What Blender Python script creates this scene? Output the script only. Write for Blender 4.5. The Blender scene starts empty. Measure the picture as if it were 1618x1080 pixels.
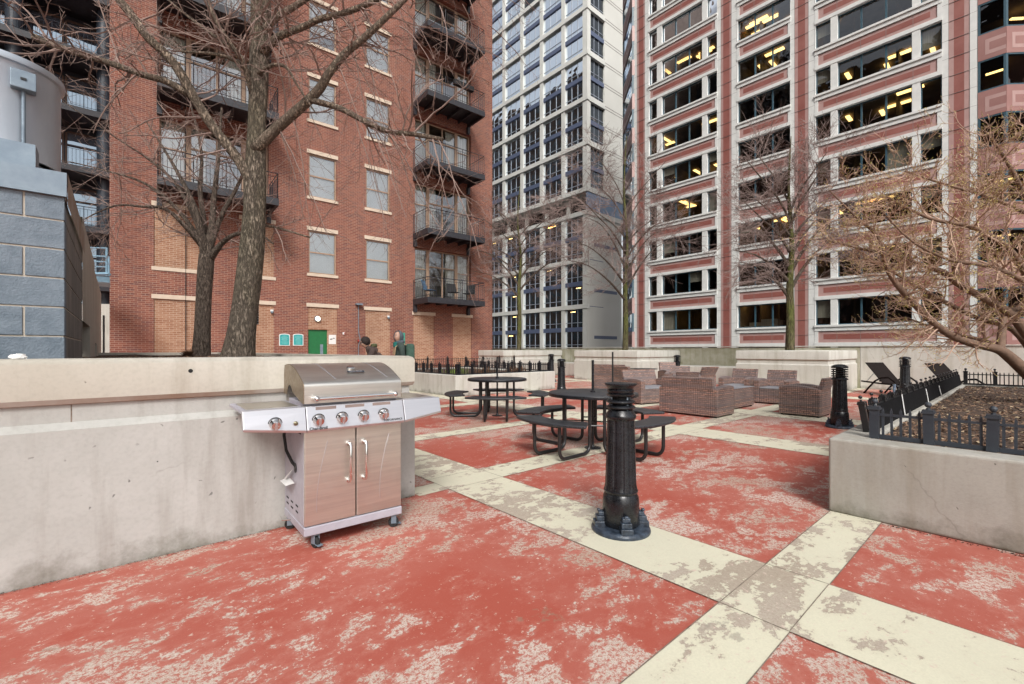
import bpy, math, random
from mathutils import Vector, Matrix, noise as mnoise
R=math.radians; PI=math.pi
SC=bpy.context.scene; COL=SC.collection
F=711.0; HX=809.0; HY=553.0; CH=1.3
CA=R(41.25)
def at(px,D,py=None):
    """point seen at photo column px, depth D (row py gives its height)"""
    X=(px-HX)/F*D
    u=math.sin(CA)*D+math.cos(CA)*X; v=math.cos(CA)*D-math.sin(CA)*X
    z=0 if py is None else CH+(HY-py)/F*D
    return Vector((u,v,z))
# ------------------------------------------------------------------ mesh helper
class MB:
    def __init__(s,T=None): s.v=[]; s.f=[]; s.m=[]; s.T=T; s.k=0
    def add(s,vs,fs):
        b=len(s.v)
        for p in vs:
            p=Vector(p); s.v.append(tuple(s.T@p if s.T else p))
        for f in fs: s.f.append(tuple(i+b for i in f)); s.m.append(s.k)
    def box(s,x0,x1,y0,y1,z0,z1):
        if x0>x1:x0,x1=x1,x0
        if y0>y1:y0,y1=y1,y0
        if z0>z1:z0,z1=z1,z0
        s.add([(x0,y0,z0),(x1,y0,z0),(x1,y1,z0),(x0,y1,z0),(x0,y0,z1),(x1,y0,z1),(x1,y1,z1),(x0,y1,z1)],
              [(0,3,2,1),(4,5,6,7),(0,1,5,4),(1,2,6,5),(2,3,7,6),(3,0,4,7)]); return s
    def quad(s,a,b,c,d): s.add([a,b,c,d],[(0,1,2,3)]); return s
    def tube(s,pts,r,n=8,cap=True,r1=None):
        pts=[Vector(p) for p in pts]; N=len(pts)
        if N<2: return s
        rs=r if isinstance(r,(list,tuple)) else [r+((r1-r)*i/(N-1) if r1 is not None else 0) for i in range(N)]
        t=(pts[1]-pts[0]).normalized()
        a=Vector((0,0,1)) if abs(t.z)<.9 else Vector((1,0,0))
        x=t.cross(a).normalized(); vs=[]; fs=[]
        for i,p in enumerate(pts):
            t=(pts[min(i+1,N-1)]-pts[max(i-1,0)])
            if t.length<1e-9: t=Vector((0,0,1))
            t.normalize(); x=(x-t*x.dot(t))
            if x.length<1e-6: x=t.orthogonal()
            x.normalize(); y=t.cross(x)
            for k in range(n):
                an=2*PI*k/n; vs.append(p+(x*math.cos(an)+y*math.sin(an))*rs[i])
        for i in range(N-1):
            for k in range(n):
                a0=i*n+k; a1=i*n+(k+1)%n; fs.append((a0,a1,a1+n,a0+n))
        if cap: fs.append(tuple(range(n-1,-1,-1))); fs.append(tuple(range((N-1)*n,N*n)))
        s.add(vs,fs); return s
    def lathe(s,prof,n=24,c=(0,0,0),a0=0,a1=2*PI,capt=True):
        full=abs(a1-a0-2*PI)<1e-6; m=n if full else n+1; vs=[];fs=[]
        for r,z in prof:
            for k in range(m):
                an=a0+(a1-a0)*k/n; vs.append((c[0]+r*math.cos(an),c[1]+r*math.sin(an),c[2]+z))
        for i in range(len(prof)-1):
            for k in range(n):
                k1=(k+1)%m; fs.append((i*m+k,i*m+k1,(i+1)*m+k1,(i+1)*m+k))
        if full and capt:
            if prof[0][0]>1e-4: fs.append(tuple(range(m-1,-1,-1)))
            if prof[-1][0]>1e-4: fs.append(tuple(range((len(prof)-1)*m,len(prof)*m)))
        s.add(vs,fs); return s
    def prism(s,poly,ax,a0,a1):
        """poly of 2-D points extruded along axis ax ('x','y','z')"""
        def P(p,t):
            return {'x':(t,p[0],p[1]),'y':(p[0],t,p[1]),'z':(p[0],p[1],t)}[ax]
        n=len(poly); vs=[P(p,a0) for p in poly]+[P(p,a1) for p in poly]
        fs=[tuple(range(n-1,-1,-1)),tuple(range(n,2*n))]+[(i,(i+1)%n,n+(i+1)%n,n+i) for i in range(n)]
        s.add(vs,fs); return s
    def ball(s,c,r,n=8,sq=(1,1,1)):
        pr=[(max(1e-5,r*math.sin(PI*i/n)),-r*math.cos(PI*i/n)) for i in range(n+1)]
        b=len(s.v); 
        vs=[];fs=[];m=n+2
        for q,z in pr:
            for k in range(m):
                an=2*PI*k/m; vs.append((c[0]+q*math.cos(an)*sq[0],c[1]+q*math.sin(an)*sq[1],c[2]+z*sq[2]))
        for i in range(n):
            for k in range(m): fs.append((i*m+k,i*m+(k+1)%m,(i+1)*m+(k+1)%m,(i+1)*m+k))
        s.add(vs,fs); return s
    def build(s,name,mat,parent=None,smooth=False,bevel=0,seg=2,loc=None,fix=True):
        me=bpy.data.meshes.new(name); me.from_pydata(s.v,[],s.f)
        mats=mat if isinstance(mat,(list,tuple)) else [mat]
        for m in mats: me.materials.append(m)
        if len(mats)>1:
            for p,k in zip(me.polygons,s.m): p.material_index=k
        if fix:
            import bmesh
            bm=bmesh.new(); bm.from_mesh(me); bmesh.ops.recalc_face_normals(bm,faces=bm.faces); bm.to_mesh(me); bm.free()
        if smooth:
            try: me.shade_smooth()
            except Exception:
                for p in me.polygons: p.use_smooth=True
            if smooth!='all':
                me.set_sharp_from_angle(angle=R(smooth if smooth is not True else 40))
        o=bpy.data.objects.new(name,me); COL.objects.link(o)
        if parent: o.parent=parent
        if loc: o.location=loc
        if bevel:
            b=o.modifiers.new('bevel','BEVEL'); b.width=bevel; b.segments=seg; b.limit_method='ANGLE'; b.angle_limit=R(35)
        return o
def tag(o,label=None,cat=None,group=None,kind=None):
    if label: o['label']=label
    if cat: o['category']=cat
    if group: o['group']=group
    if kind: o['kind']=kind
    return o
def thing(name,label,cat,loc=(0,0,0),rz=0,group=None):
    o=bpy.data.objects.new(name,None); COL.objects.link(o); o.empty_display_size=.2
    o.location=loc; o.rotation_euler=(0,0,rz); return tag(o,label,cat,group)
def copytree(o,parent=None):
    c=o.copy(); COL.objects.link(c); c.parent=parent
    for ch in [x for x in bpy.data.objects if x.parent==o]: copytree(ch,c)
    return c
def dup(o,loc,rz,label,group=None):
    c=copytree(o); c.location=loc; c.rotation_euler=(0,0,rz); c['label']=label
    if group: c['group']=group
    return c
# ------------------------------------------------------------------ materials
def newmat(name):
    m=bpy.data.materials.new(name); m.use_nodes=True; nt=m.node_tree
    return m,nt,nt.nodes['Principled BSDF'],nt.nodes['Material Output']
def N(nt,t,**k):
    n=nt.nodes.new(t)
    for a,b in k.items():
        if a in n.inputs: n.inputs[a].default_value=b
        else: setattr(n,a,b)
    return n
def rgb(c): return (c[0],c[1],c[2],1)
def coords(nt,scale=(1,1,1),kind='Object',rot=(0,0,0)):
    tc=N(nt,'ShaderNodeTexCoord'); mp=N(nt,'ShaderNodeMapping'); mp.inputs['Scale'].default_value=scale; mp.inputs['Rotation'].default_value=rot
    nt.links.new(tc.outputs[kind],mp.inputs['Vector']); return mp.outputs['Vector']
def noise(nt,vec,scale,detail=4,rough=.55,dist=0):
    n=N(nt,'ShaderNodeTexNoise'); n.inputs['Scale'].default_value=scale; n.inputs['Detail'].default_value=detail
    n.inputs['Roughness'].default_value=rough; n.inputs['Distortion'].default_value=dist
    nt.links.new(vec,n.inputs['Vector']); return n.outputs['Fac']
def ramp(nt,fac,a,b,ca=(0,0,0),cb=(1,1,1)):
    r=N(nt,'ShaderNodeValToRGB'); e=r.color_ramp.elements
    e[0].position=a; e[0].color=rgb(ca); e[1].position=b; e[1].color=rgb(cb)
    nt.links.new(fac,r.inputs['Fac']); return r.outputs['Color']
def mix(nt,fac,a,b,mode='MIX'):
    m=N(nt,'ShaderNodeMix'); m.data_type='RGBA'; m.blend_type=mode
    for s,val in ((0,fac),(6,a),(7,b)):
        if hasattr(val,'links') or isinstance(val,bpy.types.NodeSocket): nt.links.new(val,m.inputs[s])
        elif s==0: m.inputs[0].default_value=val
        else: m.inputs[s].default_value=rgb(val)
    return m.outputs[2]
def math_(nt,op,a,b=0,c=None):
    m=N(nt,'ShaderNodeMath'); m.operation=op
    for i,x in enumerate((a,b,c)):
        if x is None: continue
        if isinstance(x,bpy.types.NodeSocket): nt.links.new(x,m.inputs[i])
        else: m.inputs[i].default_value=x
    return m.outputs[0]
def bump(nt,bs,h,strength=.3,dist=.02):
    b=N(nt,'ShaderNodeBump'); b.inputs['Strength'].default_value=strength; b.inputs['Distance'].default_value=dist
    nt.links.new(h,b.inputs['Height']); nt.links.new(b.outputs['Normal'],bs.inputs['Normal'])
def plain(name,c,c2=None,rough=.6,metal=0,scale=8,bmp=0,bscale=40,spec=.5,sc=(1,1,1)):
    m,nt,bs,out=newmat(name); v=coords(nt,sc)
    if c2 is None: c2=tuple(x*.8 for x in c)
    f=noise(nt,v,scale,6,.6)
    nt.links.new(ramp(nt,f,.35,.65,c,c2),bs.inputs['Base Color'])
    bs.inputs['Metallic'].default_value=metal; bs.inputs['Specular IOR Level'].default_value=spec
    f2=noise(nt,v,bscale,3)
    r=ramp(nt,f2,.3,.7,(max(0,rough-.08),)*3,(min(1,rough+.08),)*3); nt.links.new(r,bs.inputs['Roughness'])
    if bmp: bump(nt,bs,f2,bmp,.01)
    return m
def concrete(name,c,c2,stain=(.2,.17,.12),base=True,moss=0,pits=True):
    m,nt,bs,out=newmat(name); v=coords(nt); vs=coords(nt,(3,3,.35))
    col=ramp(nt,noise(nt,v,1.3,8,.62,.4),.35,.65,c,c2)
    col=mix(nt,math_(nt,'MULTIPLY',ramp(nt,noise(nt,vs,2.2,6,.6),.48,.72),.5),col,stain)           # vertical streaks
    col=mix(nt,math_(nt,'MULTIPLY',ramp(nt,noise(nt,v,45,4),.45,.8),.18),col,tuple(x*.45 for x in c))
    h=noise(nt,v,70,5)
    if pits:
        vo=N(nt,'ShaderNodeTexVoronoi'); vo.inputs['Scale'].default_value=9; vo.inputs['Randomness'].default_value=1
        vv=N(nt,'ShaderNodeVectorMath'); vv.operation='ADD'; nt.links.new(v,vv.inputs[0])
        nn=N(nt,'ShaderNodeTexNoise'); nn.inputs['Scale'].default_value=14; nt.links.new(v,nn.inputs['Vector'])
        sc=N(nt,'ShaderNodeVectorMath'); sc.operation='SCALE'; sc.inputs['Scale'].default_value=.08
        nt.links.new(nn.outputs['Color'],sc.inputs[0]); nt.links.new(sc.outputs[0],vv.inputs[1]); nt.links.new(vv.outputs[0],vo.inputs['Vector'])
        pit=ramp(nt,vo.outputs['Distance'],.05,.085,(1,1,1),(0,0,0))
        pit=math_(nt,'MULTIPLY',pit,ramp(nt,noise(nt,v,4,2),.44,.5))
        col=mix(nt,math_(nt,'MULTIPLY',pit,.75),col,tuple(x*.3 for x in c)); h=math_(nt,'SUBTRACT',h,math_(nt,'MULTIPLY',pit,1.5))
        cr=N(nt,'ShaderNodeTexVoronoi'); cr.feature='DISTANCE_TO_EDGE'; cr.inputs['Scale'].default_value=.55; nt.links.new(vv.outputs[0],cr.inputs['Vector'])
        crk=math_(nt,'MULTIPLY',ramp(nt,cr.outputs['Distance'],.0015,.004,(1,1,1),(0,0,0)),ramp(nt,noise(nt,v,1.1,2),.5,.56))
        col=mix(nt,math_(nt,'MULTIPLY',crk,.35),col,(.16,.14,.12))
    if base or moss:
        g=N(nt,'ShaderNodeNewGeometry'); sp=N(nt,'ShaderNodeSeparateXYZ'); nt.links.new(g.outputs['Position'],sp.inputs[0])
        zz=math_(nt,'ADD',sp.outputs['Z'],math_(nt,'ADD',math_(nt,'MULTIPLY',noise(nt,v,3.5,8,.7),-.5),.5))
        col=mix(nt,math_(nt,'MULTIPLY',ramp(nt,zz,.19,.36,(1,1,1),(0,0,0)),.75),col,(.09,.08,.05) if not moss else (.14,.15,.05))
        if moss:
            col=mix(nt,math_(nt,'MULTIPLY',ramp(nt,noise(nt,v,1.6,6),.4,.62),moss),col,(.2,.2,.09))
    nt.links.new(col,bs.inputs['Base Color']); bs.inputs['Roughness'].default_value=.9; bs.inputs['Specular IOR Level'].default_value=.25
    bump(nt,bs,h,.25,.006); return m
def brick(name,c1,c2,mortar,dark=(.09,.03,.025),bw=.2,rh=.0677):
    m,nt,bs,out=newmat(name); tc=N(nt,'ShaderNodeTexCoord'); sp=N(nt,'ShaderNodeSeparateXYZ'); nt.links.new(tc.outputs['Object'],sp.inputs[0])
    cb=N(nt,'ShaderNodeCombineXYZ'); nt.links.new(math_(nt,'ADD',sp.outputs['X'],sp.outputs['Y']),cb.inputs[0]); nt.links.new(sp.outputs['Z'],cb.inputs[1])
    b=N(nt,'ShaderNodeTexBrick'); b.offset=.5; nt.links.new(cb.outputs[0],b.inputs['Vector'])
    b.inputs['Scale'].default_value=1; b.inputs['Brick Width'].default_value=bw; b.inputs['Row Height'].default_value=rh
    b.inputs['Mortar Size'].default_value=.0055; b.inputs['Mortar Smooth'].default_value=.1; b.inputs['Bias'].default_value=-.1
    b.inputs['Color1'].default_value=rgb(c1); b.inputs['Color2'].default_value=rgb(c2); b.inputs['Mortar'].default_value=rgb(mortar)
    col=b.outputs['Color']
    # individual dark headers: second brick grid lookup through white noise per cell
    fx=math_(nt,'FLOOR',math_(nt,'DIVIDE',sp.outputs['Z'],rh)); 
    sx=math_(nt,'ADD',math_(nt,'DIVIDE',math_(nt,'ADD',sp.outputs['X'],sp.outputs['Y']),bw),math_(nt,'MULTIPLY',math_(nt,'MODULO',fx,2),.5))
    cc=N(nt,'ShaderNodeCombineXYZ'); nt.links.new(math_(nt,'FLOOR',sx),cc.inputs[0]); nt.links.new(fx,cc.inputs[1])
    wn=N(nt,'ShaderNodeTexWhiteNoise'); wn.noise_dimensions='2D'; nt.links.new(cc.outputs[0],wn.inputs['Vector'])
    isb=math_(nt,'SUBTRACT',1,b.outputs['Fac'])
    col=mix(nt,math_(nt,'MULTIPLY',math_(nt,'MULTIPLY',ramp(nt,wn.outputs['Value'],.5,1.),isb),.75),col,dark)
    v=coords(nt)
    col=mix(nt,math_(nt,'MULTIPLY',ramp(nt,noise(nt,v,.5,5),.4,.7),.22),col,tuple(min(1,x*1.6) for x in c1))
    col=mix(nt,math_(nt,'MULTIPLY',ramp(nt,noise(nt,coords(nt,(1,1,.25)),.9,7,.65),.5,.72),.35),col,tuple(x*.45 for x in c1))
    nt.links.new(col,bs.inputs['Base Color']); bs.inputs['Roughness'].default_value=.85; bs.inputs['Specular IOR Level'].default_value=.25
    bump(nt,bs,math_(nt,'SUBTRACT',1,b.outputs['Fac']),.4,.008); return m
def glassmat(name,tint=(.8,.85,.85),ior=1.6,wob=.02,wscale=.8,add=0):
    m=bpy.data.materials.new(name); m.use_nodes=True; nt=m.node_tree; nt.nodes.remove(nt.nodes['Principled BSDF']); out=nt.nodes['Material Output']
    tr=N(nt,'ShaderNodeBsdfTransparent'); tr.inputs['Color'].default_value=rgb(tint)
    gl=N(nt,'ShaderNodeBsdfGlossy'); gl.inputs['Roughness'].default_value=.01; gl.inputs['Color'].default_value=(.92,.95,1,1)
    fr=N(nt,'ShaderNodeFresnel'); fr.inputs['IOR'].default_value=ior
    mx=N(nt,'ShaderNodeMixShader'); fac=fr.outputs[0]
    if add: fac=math_(nt,'ADD',fac,add)
    nt.links.new(fac,mx.inputs[0]); nt.links.new(tr.outputs[0],mx.inputs[1]); nt.links.new(gl.outputs[0],mx.inputs[2]); nt.links.new(mx.outputs[0],out.inputs['Surface'])
    v=coords(nt); b=N(nt,'ShaderNodeBump'); b.inputs['Strength'].default_value=1; b.inputs['Distance'].default_value=wob
    nt.links.new(noise(nt,v,wscale,2),b.inputs['Height'])
    nt.links.new(b.outputs[0],gl.inputs['Normal']); return m
def opaqueglass(name,body,refl=.4,wob=.03,wscale=.5,ior=1.5,tint=(.9,.95,1)):
    m=bpy.data.materials.new(name); m.use_nodes=True; nt=m.node_tree; nt.nodes.remove(nt.nodes['Principled BSDF']); out=nt.nodes['Material Output']
    df=N(nt,'ShaderNodeBsdfDiffuse'); gl=N(nt,'ShaderNodeBsdfGlossy'); gl.inputs['Roughness'].default_value=.02; gl.inputs['Color'].default_value=rgb(tint)
    v=coords(nt); nt.links.new(ramp(nt,noise(nt,v,.35,3),.4,.6,body,tuple(x*.3 for x in body)),df.inputs['Color'])
    fr=N(nt,'ShaderNodeFresnel'); fr.inputs['IOR'].default_value=ior; fac=math_(nt,'ADD',fr.outputs[0],refl)
    mx=N(nt,'ShaderNodeMixShader'); nt.links.new(fac,mx.inputs[0]); nt.links.new(df.outputs[0],mx.inputs[1]); nt.links.new(gl.outputs[0],mx.inputs[2]); nt.links.new(mx.outputs[0],out.inputs['Surface'])
    b=N(nt,'ShaderNodeBump'); b.inputs['Strength'].default_value=1; b.inputs['Distance'].default_value=wob
    nt.links.new(noise(nt,v,wscale,2),b.inputs['Height']); nt.links.new(b.outputs[0],gl.inputs['Normal']); return m
def emit(name,c,s):
    m,nt,bs,out=newmat(name); bs.inputs['Base Color'].default_value=rgb(c); bs.inputs['Emission Color'].default_value=rgb(c); bs.inputs['Emission Strength'].default_value=s; return m
# ---- paving paint
def paving(name,paint,paint2,thr,rot=0.0,seed=0.):
    m,nt,bs,out=newmat(name)
    tc=N(nt,'ShaderNodeTexCoord'); 
    def mp(sc,rz=0,loc=(0,0,0)):
        q=N(nt,'ShaderNodeMapping'); q.inputs['Scale'].default_value=sc; q.inputs['Rotation'].default_value=(0,0,rz); q.inputs['Location'].default_value=loc
        nt.links.new(tc.outputs['Object'],q.inputs['Vector']); return q.outputs['Vector']
    v=mp((1,1,1),0,(seed,seed*2,0)); vst=mp((1,1.55,1),rot,(seed+3,seed,0))
    big=noise(nt,v,.75,3,.5); med=noise(nt,vst,3.4,13,.72,.25); fine=noise(nt,v,45,3,.6); mid=noise(nt,v,11,8,.7)
    s=math_(nt,'ADD',math_(nt,'MULTIPLY',big,.42),math_(nt,'ADD',math_(nt,'MULTIPLY',med,.62),math_(nt,'MULTIPLY',fine,.05)))
    s=math_(nt,'ADD',s,math_(nt,'MULTIPLY',math_(nt,'SUBTRACT',mid,.5),.22)); s=math_(nt,'ADD',s,.06)
    peel=ramp(nt,s,thr,thr+.008); semi=ramp(nt,s,thr-.055,thr+.01)
    paintc=ramp(nt,noise(nt,v,.8,9,.66,.3),.38,.68,paint,paint2)
    paintc=mix(nt,math_(nt,'MULTIPLY',ramp(nt,noise(nt,v,130,3),.35,.7),.22),paintc,tuple(x*.6 for x in paint))
    paintc=mix(nt,math_(nt,'MULTIPLY',semi,.28),paintc,(.56,.3,.24) if paint[1]<.3 else (.55,.5,.38))
    conc=ramp(nt,noise(nt,v,.9,3),.4,.62,(.58,.50,.44),(.42,.34,.275))
    conc=mix(nt,math_(nt,'MULTIPLY',ramp(nt,noise(nt,v,120,4,.7),.46,.58),.55),conc,(.34,.22,.16) if paint[1]<.3 else (.25,.21,.16)); conc=mix(nt,0 if paint[1]<.3 else .55,conc,(.34,.29,.225))
    speck=math_(nt,'MULTIPLY',ramp(nt,noise(nt,v,42,8,.85),.505,.53),.85 if paint[1]<.3 else .12)
    conc=mix(nt,speck,conc,paint)
    col=mix(nt,peel,paintc,conc)
    # chips sprinkled near the peeled zones
    chip=math_(nt,'MULTIPLY',ramp(nt,noise(nt,v,26,8,.78),.60,.615),ramp(nt,s,thr-.15,thr-.04))
    col=mix(nt,chip,col,(.60,.48,.40))
    # old dark grime blotches
    g=ramp(nt,math_(nt,'ADD',math_(nt,'MULTIPLY',noise(nt,mp((1,1.7,1),.5,(seed+9,4,0)),1.5,10,.68),.8),math_(nt,'MULTIPLY',mid,.2)),.615,.635)
    col=mix(nt,math_(nt,'MULTIPLY',g,.6),col,(.27,.17,.12) if paint[1]<.3 else (.30,.27,.22))
    nt.links.new(col,bs.inputs['Base Color']); 
    nt.links.new(ramp(nt,peel,0,1,(.62,)*3,(.92,)*3),bs.inputs['Roughness']); bs.inputs['Specular IOR Level'].default_value=.22
    h=math_(nt,'SUBTRACT',math_(nt,'MULTIPLY',fine,.25),peel); bump(nt,bs,h,.35,.004); return m
M={}
M['red']=paving('red_deck_paint',(.385,.090,.062),(.44,.160,.125),.617,R(-25))
M['cream']=paving('cream_strip_paint',(.66,.635,.49),(.60,.575,.45),.626,R(10),7.)
M['joint']=plain('joint_dirt',(.26,.21,.165),(.11,.085,.065),rough=.95,scale=20)
M['conc']=concrete('concrete_planter_wall',(.39,.39,.365),(.47,.47,.445),stain=(.20,.175,.145))
M['conctop']=concrete('concrete_planter_cap',(.43,.40,.34),(.51,.48,.42),stain=(.26,.22,.165),base=False)
M['concR']=concrete('concrete_tan',(.34,.33,.295),(.42,.405,.365),stain=(.25,.22,.165))
M['concF']=concrete('concrete_far',(.48,.465,.42),(.56,.55,.50),stain=(.32,.29,.22))
M['concG']=concrete('concrete_mossy',(.42,.40,.32),(.50,.48,.40),stain=(.22,.22,.12),moss=.55,pits=False)
M['groove']=plain('groove_rust',(.26,.18,.13),(.36,.31,.27),rough=.9,scale=3)
M['black']=plain('black_coated_metal',(.012,.012,.013),(.02,.02,.021),rough=.38,bscale=120,bmp=.05)
M['blackw']=plain('worn_black_paint',(.005,.0055,.007),(.012,.014,.018),rough=.30,scale=14,bscale=60,bmp=.12)
M['slate']=plain('slate_blue_plastic',(.028,.034,.045),(.04,.048,.06),rough=.5)
M['steel']=plain('brushed_steel',(.62,.60,.555),(.74,.72,.66),rough=.40,metal=1,sc=(1,1,25),scale=1.5,bscale=14)
M['steelh']=plain('brushed_steel_bright',(.64,.64,.67),(.60,.60,.63),rough=.36,metal=.85,sc=(1,1,25),scale=1.5,bscale=12)
M['chrome']=plain('chrome',(.78,.77,.76),(.72,.70,.68),rough=.14,metal=1)
M['paint_grey']=plain('lavender_grey_paint',(.42,.41,.46),(.36,.35,.40),rough=.4)
M['tanend']=plain('aged_lid_end',(.30,.24,.17),(.22,.17,.12),rough=.42,metal=.6,scale=5)
M['rubber']=plain('rubber',(.02,.02,.02),rough=.8)
M['dark']=plain('dark_void',(.01,.01,.011),rough=.8)
M['white']=plain('white_paper',(.75,.74,.72),(.68,.68,.66),rough=.8)
M['brick']=brick('red_brick',(.195,.066,.046),(.27,.105,.070),(.39,.29,.225),dark=(.115,.05,.05))
M['brickt']=brick('tan_brick',(.31,.16,.095),(.38,.225,.145),(.50,.40,.31),dark=(.22,.085,.045))
M['lime']=plain('limestone_trim',(.62,.52,.41),(.56,.46,.36),rough=.85,bmp=.1)
M['wframe']=plain('tan_window_frame',(.38,.26,.18),(.34,.23,.155),rough=.6)
M['blind']=plain('white_blind',(.88,.89,.88),(.82,.84,.83),rough=.8,scale=2)
M['bal']=plain('balcony_steel',(.018,.018,.022),(.035,.035,.042),rough=.45)
M['green']=plain('green_door_paint',(.012,.15,.045),(.010,.13,.04),rough=.45)
M['teal']=plain('teal_sign',(.03,.36,.36),rough=.5)
M['glass']=glassmat('window_glass',(.96,.98,.97),1.5,.006,1.2,.20)
M['glassr']=glassmat('office_glass',(.50,.50,.47),1.5,.035,.55,.03)
M['glassdk']=opaqueglass('dark_balcony_glass',(.10,.14,.19),.30,.01,1.,1.5,(.7,.85,1))
M['glassb']=opaqueglass('mirror_tower_glass',(.010,.020,.026),.27,.10,.22,1.5,(.86,.93,1))
M['glassbd']=opaqueglass('dark_tower_glass',(.014,.018,.02),.05,.05,.3,1.45)
M['room']=plain('office_wall',(.20,.155,.105),(.10,.075,.05),rough=.9,scale=.6)
M['ceil']=plain('office_ceiling',(.20,.17,.12),rough=.9)
M['lampw']=emit('warm_tube',(1,.66,.24),3.6)
M['lampc']=emit('lamp_glow',(1,.9,.7),4)
M['gw']=plain('white_granite',(.70,.70,.67),(.62,.63,.605),rough=.45,scale=2,bscale=60)
M['gp']=plain('pink_granite',(.43,.275,.25),(.38,.235,.215),rough=.5,scale=1.2)
M['gr']=plain('red_granite',(.23,.075,.06),(.29,.11,.09),rough=.5,scale=.6)
M['gd']=plain('dusty_brown_granite',(.27,.13,.115),(.31,.16,.14),rough=.5,scale=.8)
M['gj']=plain('granite_joint',(.26,.235,.22),rough=.9)
M['tmull']=plain('teal_mullion',(.035,.085,.115),rough=.45)
M['bw']=plain('cream_precast',(.64,.64,.60),(.58,.58,.54),rough=.8,scale=.3)
M['bc']=plain('grey_precast',(.56,.555,.51),(.62,.615,.57),rough=.85,scale=.15)
M['bb']=plain('blue_spandrel',(.10,.125,.20),(.085,.105,.17),rough=.5)
M['bbl']=plain('blue_panel',(.16,.24,.36),(.14,.21,.32),rough=.5)
M['bmul']=plain('aluminium_mullion',(.30,.33,.38),rough=.45)
M['dk']=plain('dark_steel_facade',(.02,.026,.036),(.03,.04,.055),rough=.5)
M['galv']=plain('galvanised_steel',(.24,.30,.35),(.17,.22,.27),rough=.5,metal=.35,scale=6,sc=(1,1,1))
M['duct']=plain('aluminium_duct',(.52,.57,.62),(.44,.49,.55),rough=.38,metal=.55,scale=3,sc=(1,1,.3))
M['cmu']=plain('blue_grey_block',(.13,.165,.20),(.19,.23,.27),rough=.95,scale=9,bmp=.6,bscale=70)
M['cmus']=concrete('weathered_block_side',(.16,.155,.15),(.22,.21,.195),stain=(.36,.33,.29),base=False,pits=False)
M['mortar']=plain('mortar',(.42,.37,.30),(.50,.45,.38),rough=.95,bmp=.3)
M['mortard']=plain('mortar_grey',(.24,.225,.20),rough=.95)
M['bark']=None
def barkm(name,c,c2,moss=0,vs=(7,7,1.3)):
    m,nt,bs,out=newmat(name); v=coords(nt,vs); f=noise(nt,v,4,8,.7,.6)
    col=ramp(nt,f,.38,.62,tuple(x*.35 for x in c),c); col=mix(nt,ramp(nt,noise(nt,coords(nt),3,4),.45,.6),col,c2)
    if moss:
        col=mix(nt,math_(nt,'MULTIPLY',ramp(nt,noise(nt,coords(nt,(1,1,.4)),2.2,5),.44,.56),moss),col,(.13,.16,.03))
    f3=ramp(nt,f,.42,.56)
    col=mix(nt,math_(nt,'MULTIPLY',math_(nt,'SUBTRACT',1,f3),.7),col,tuple(x*.22 for x in c))
    nt.links.new(col,bs.inputs['Base Color']); bs.inputs['Roughness'].default_value=.95; bs.inputs['Specular IOR Level'].default_value=.2
    bump(nt,bs,f3,.9,.02); return m
M['bark']=barkm('grey_brown_bark',(.30,.245,.19),(.22,.18,.14),.12,(17,17,3.6))
M['barkl']=barkm('limb_bark',(.36,.285,.215),(.27,.21,.16),0,(14,14,4))
M['bark2']=barkm('dark_bark',(.25,.195,.155),(.19,.15,.12),0,(17,17,3.6))
M['barkg']=barkm('mossy_bark',(.20,.165,.10),(.16,.15,.07),.6)
M['twig']=plain('reddish_twig',(.28,.195,.16),(.20,.14,.12),rough=.8)
M['twigp']=plain('far_twig',(.30,.225,.20),(.22,.165,.15),rough=.85)
M['twigm']=plain('tan_twig',(.52,.36,.27),(.36,.23,.16),rough=.75)
M['barkm']=plain('smooth_brown_bark',(.22,.135,.09),(.13,.08,.055),rough=.75,scale=12,bmp=.2)
M['bud']=plain('yellow_green_bud',(.50,.46,.10),(.62,.48,.20),rough=.7,scale=20)
M['mulch']=plain('bark_mulch',(.04,.025,.018),(.10,.062,.042),rough=1,scale=45,bmp=1,bscale=80)
M['chip']=plain('mulch_chip',(.10,.055,.035),(.28,.175,.11),rough=.95,scale=3)
M['chipl']=plain('pale_chip',(.42,.32,.20),rough=.95)
M['fern']=plain('dry_fern',(.16,.075,.04),(.10,.06,.03),rough=.9)
M['moss']=plain('grass_bits',(.12,.17,.03),rough=.9)
M['street']=plain('asphalt_street',(.05,.05,.05),rough=.9)
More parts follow.
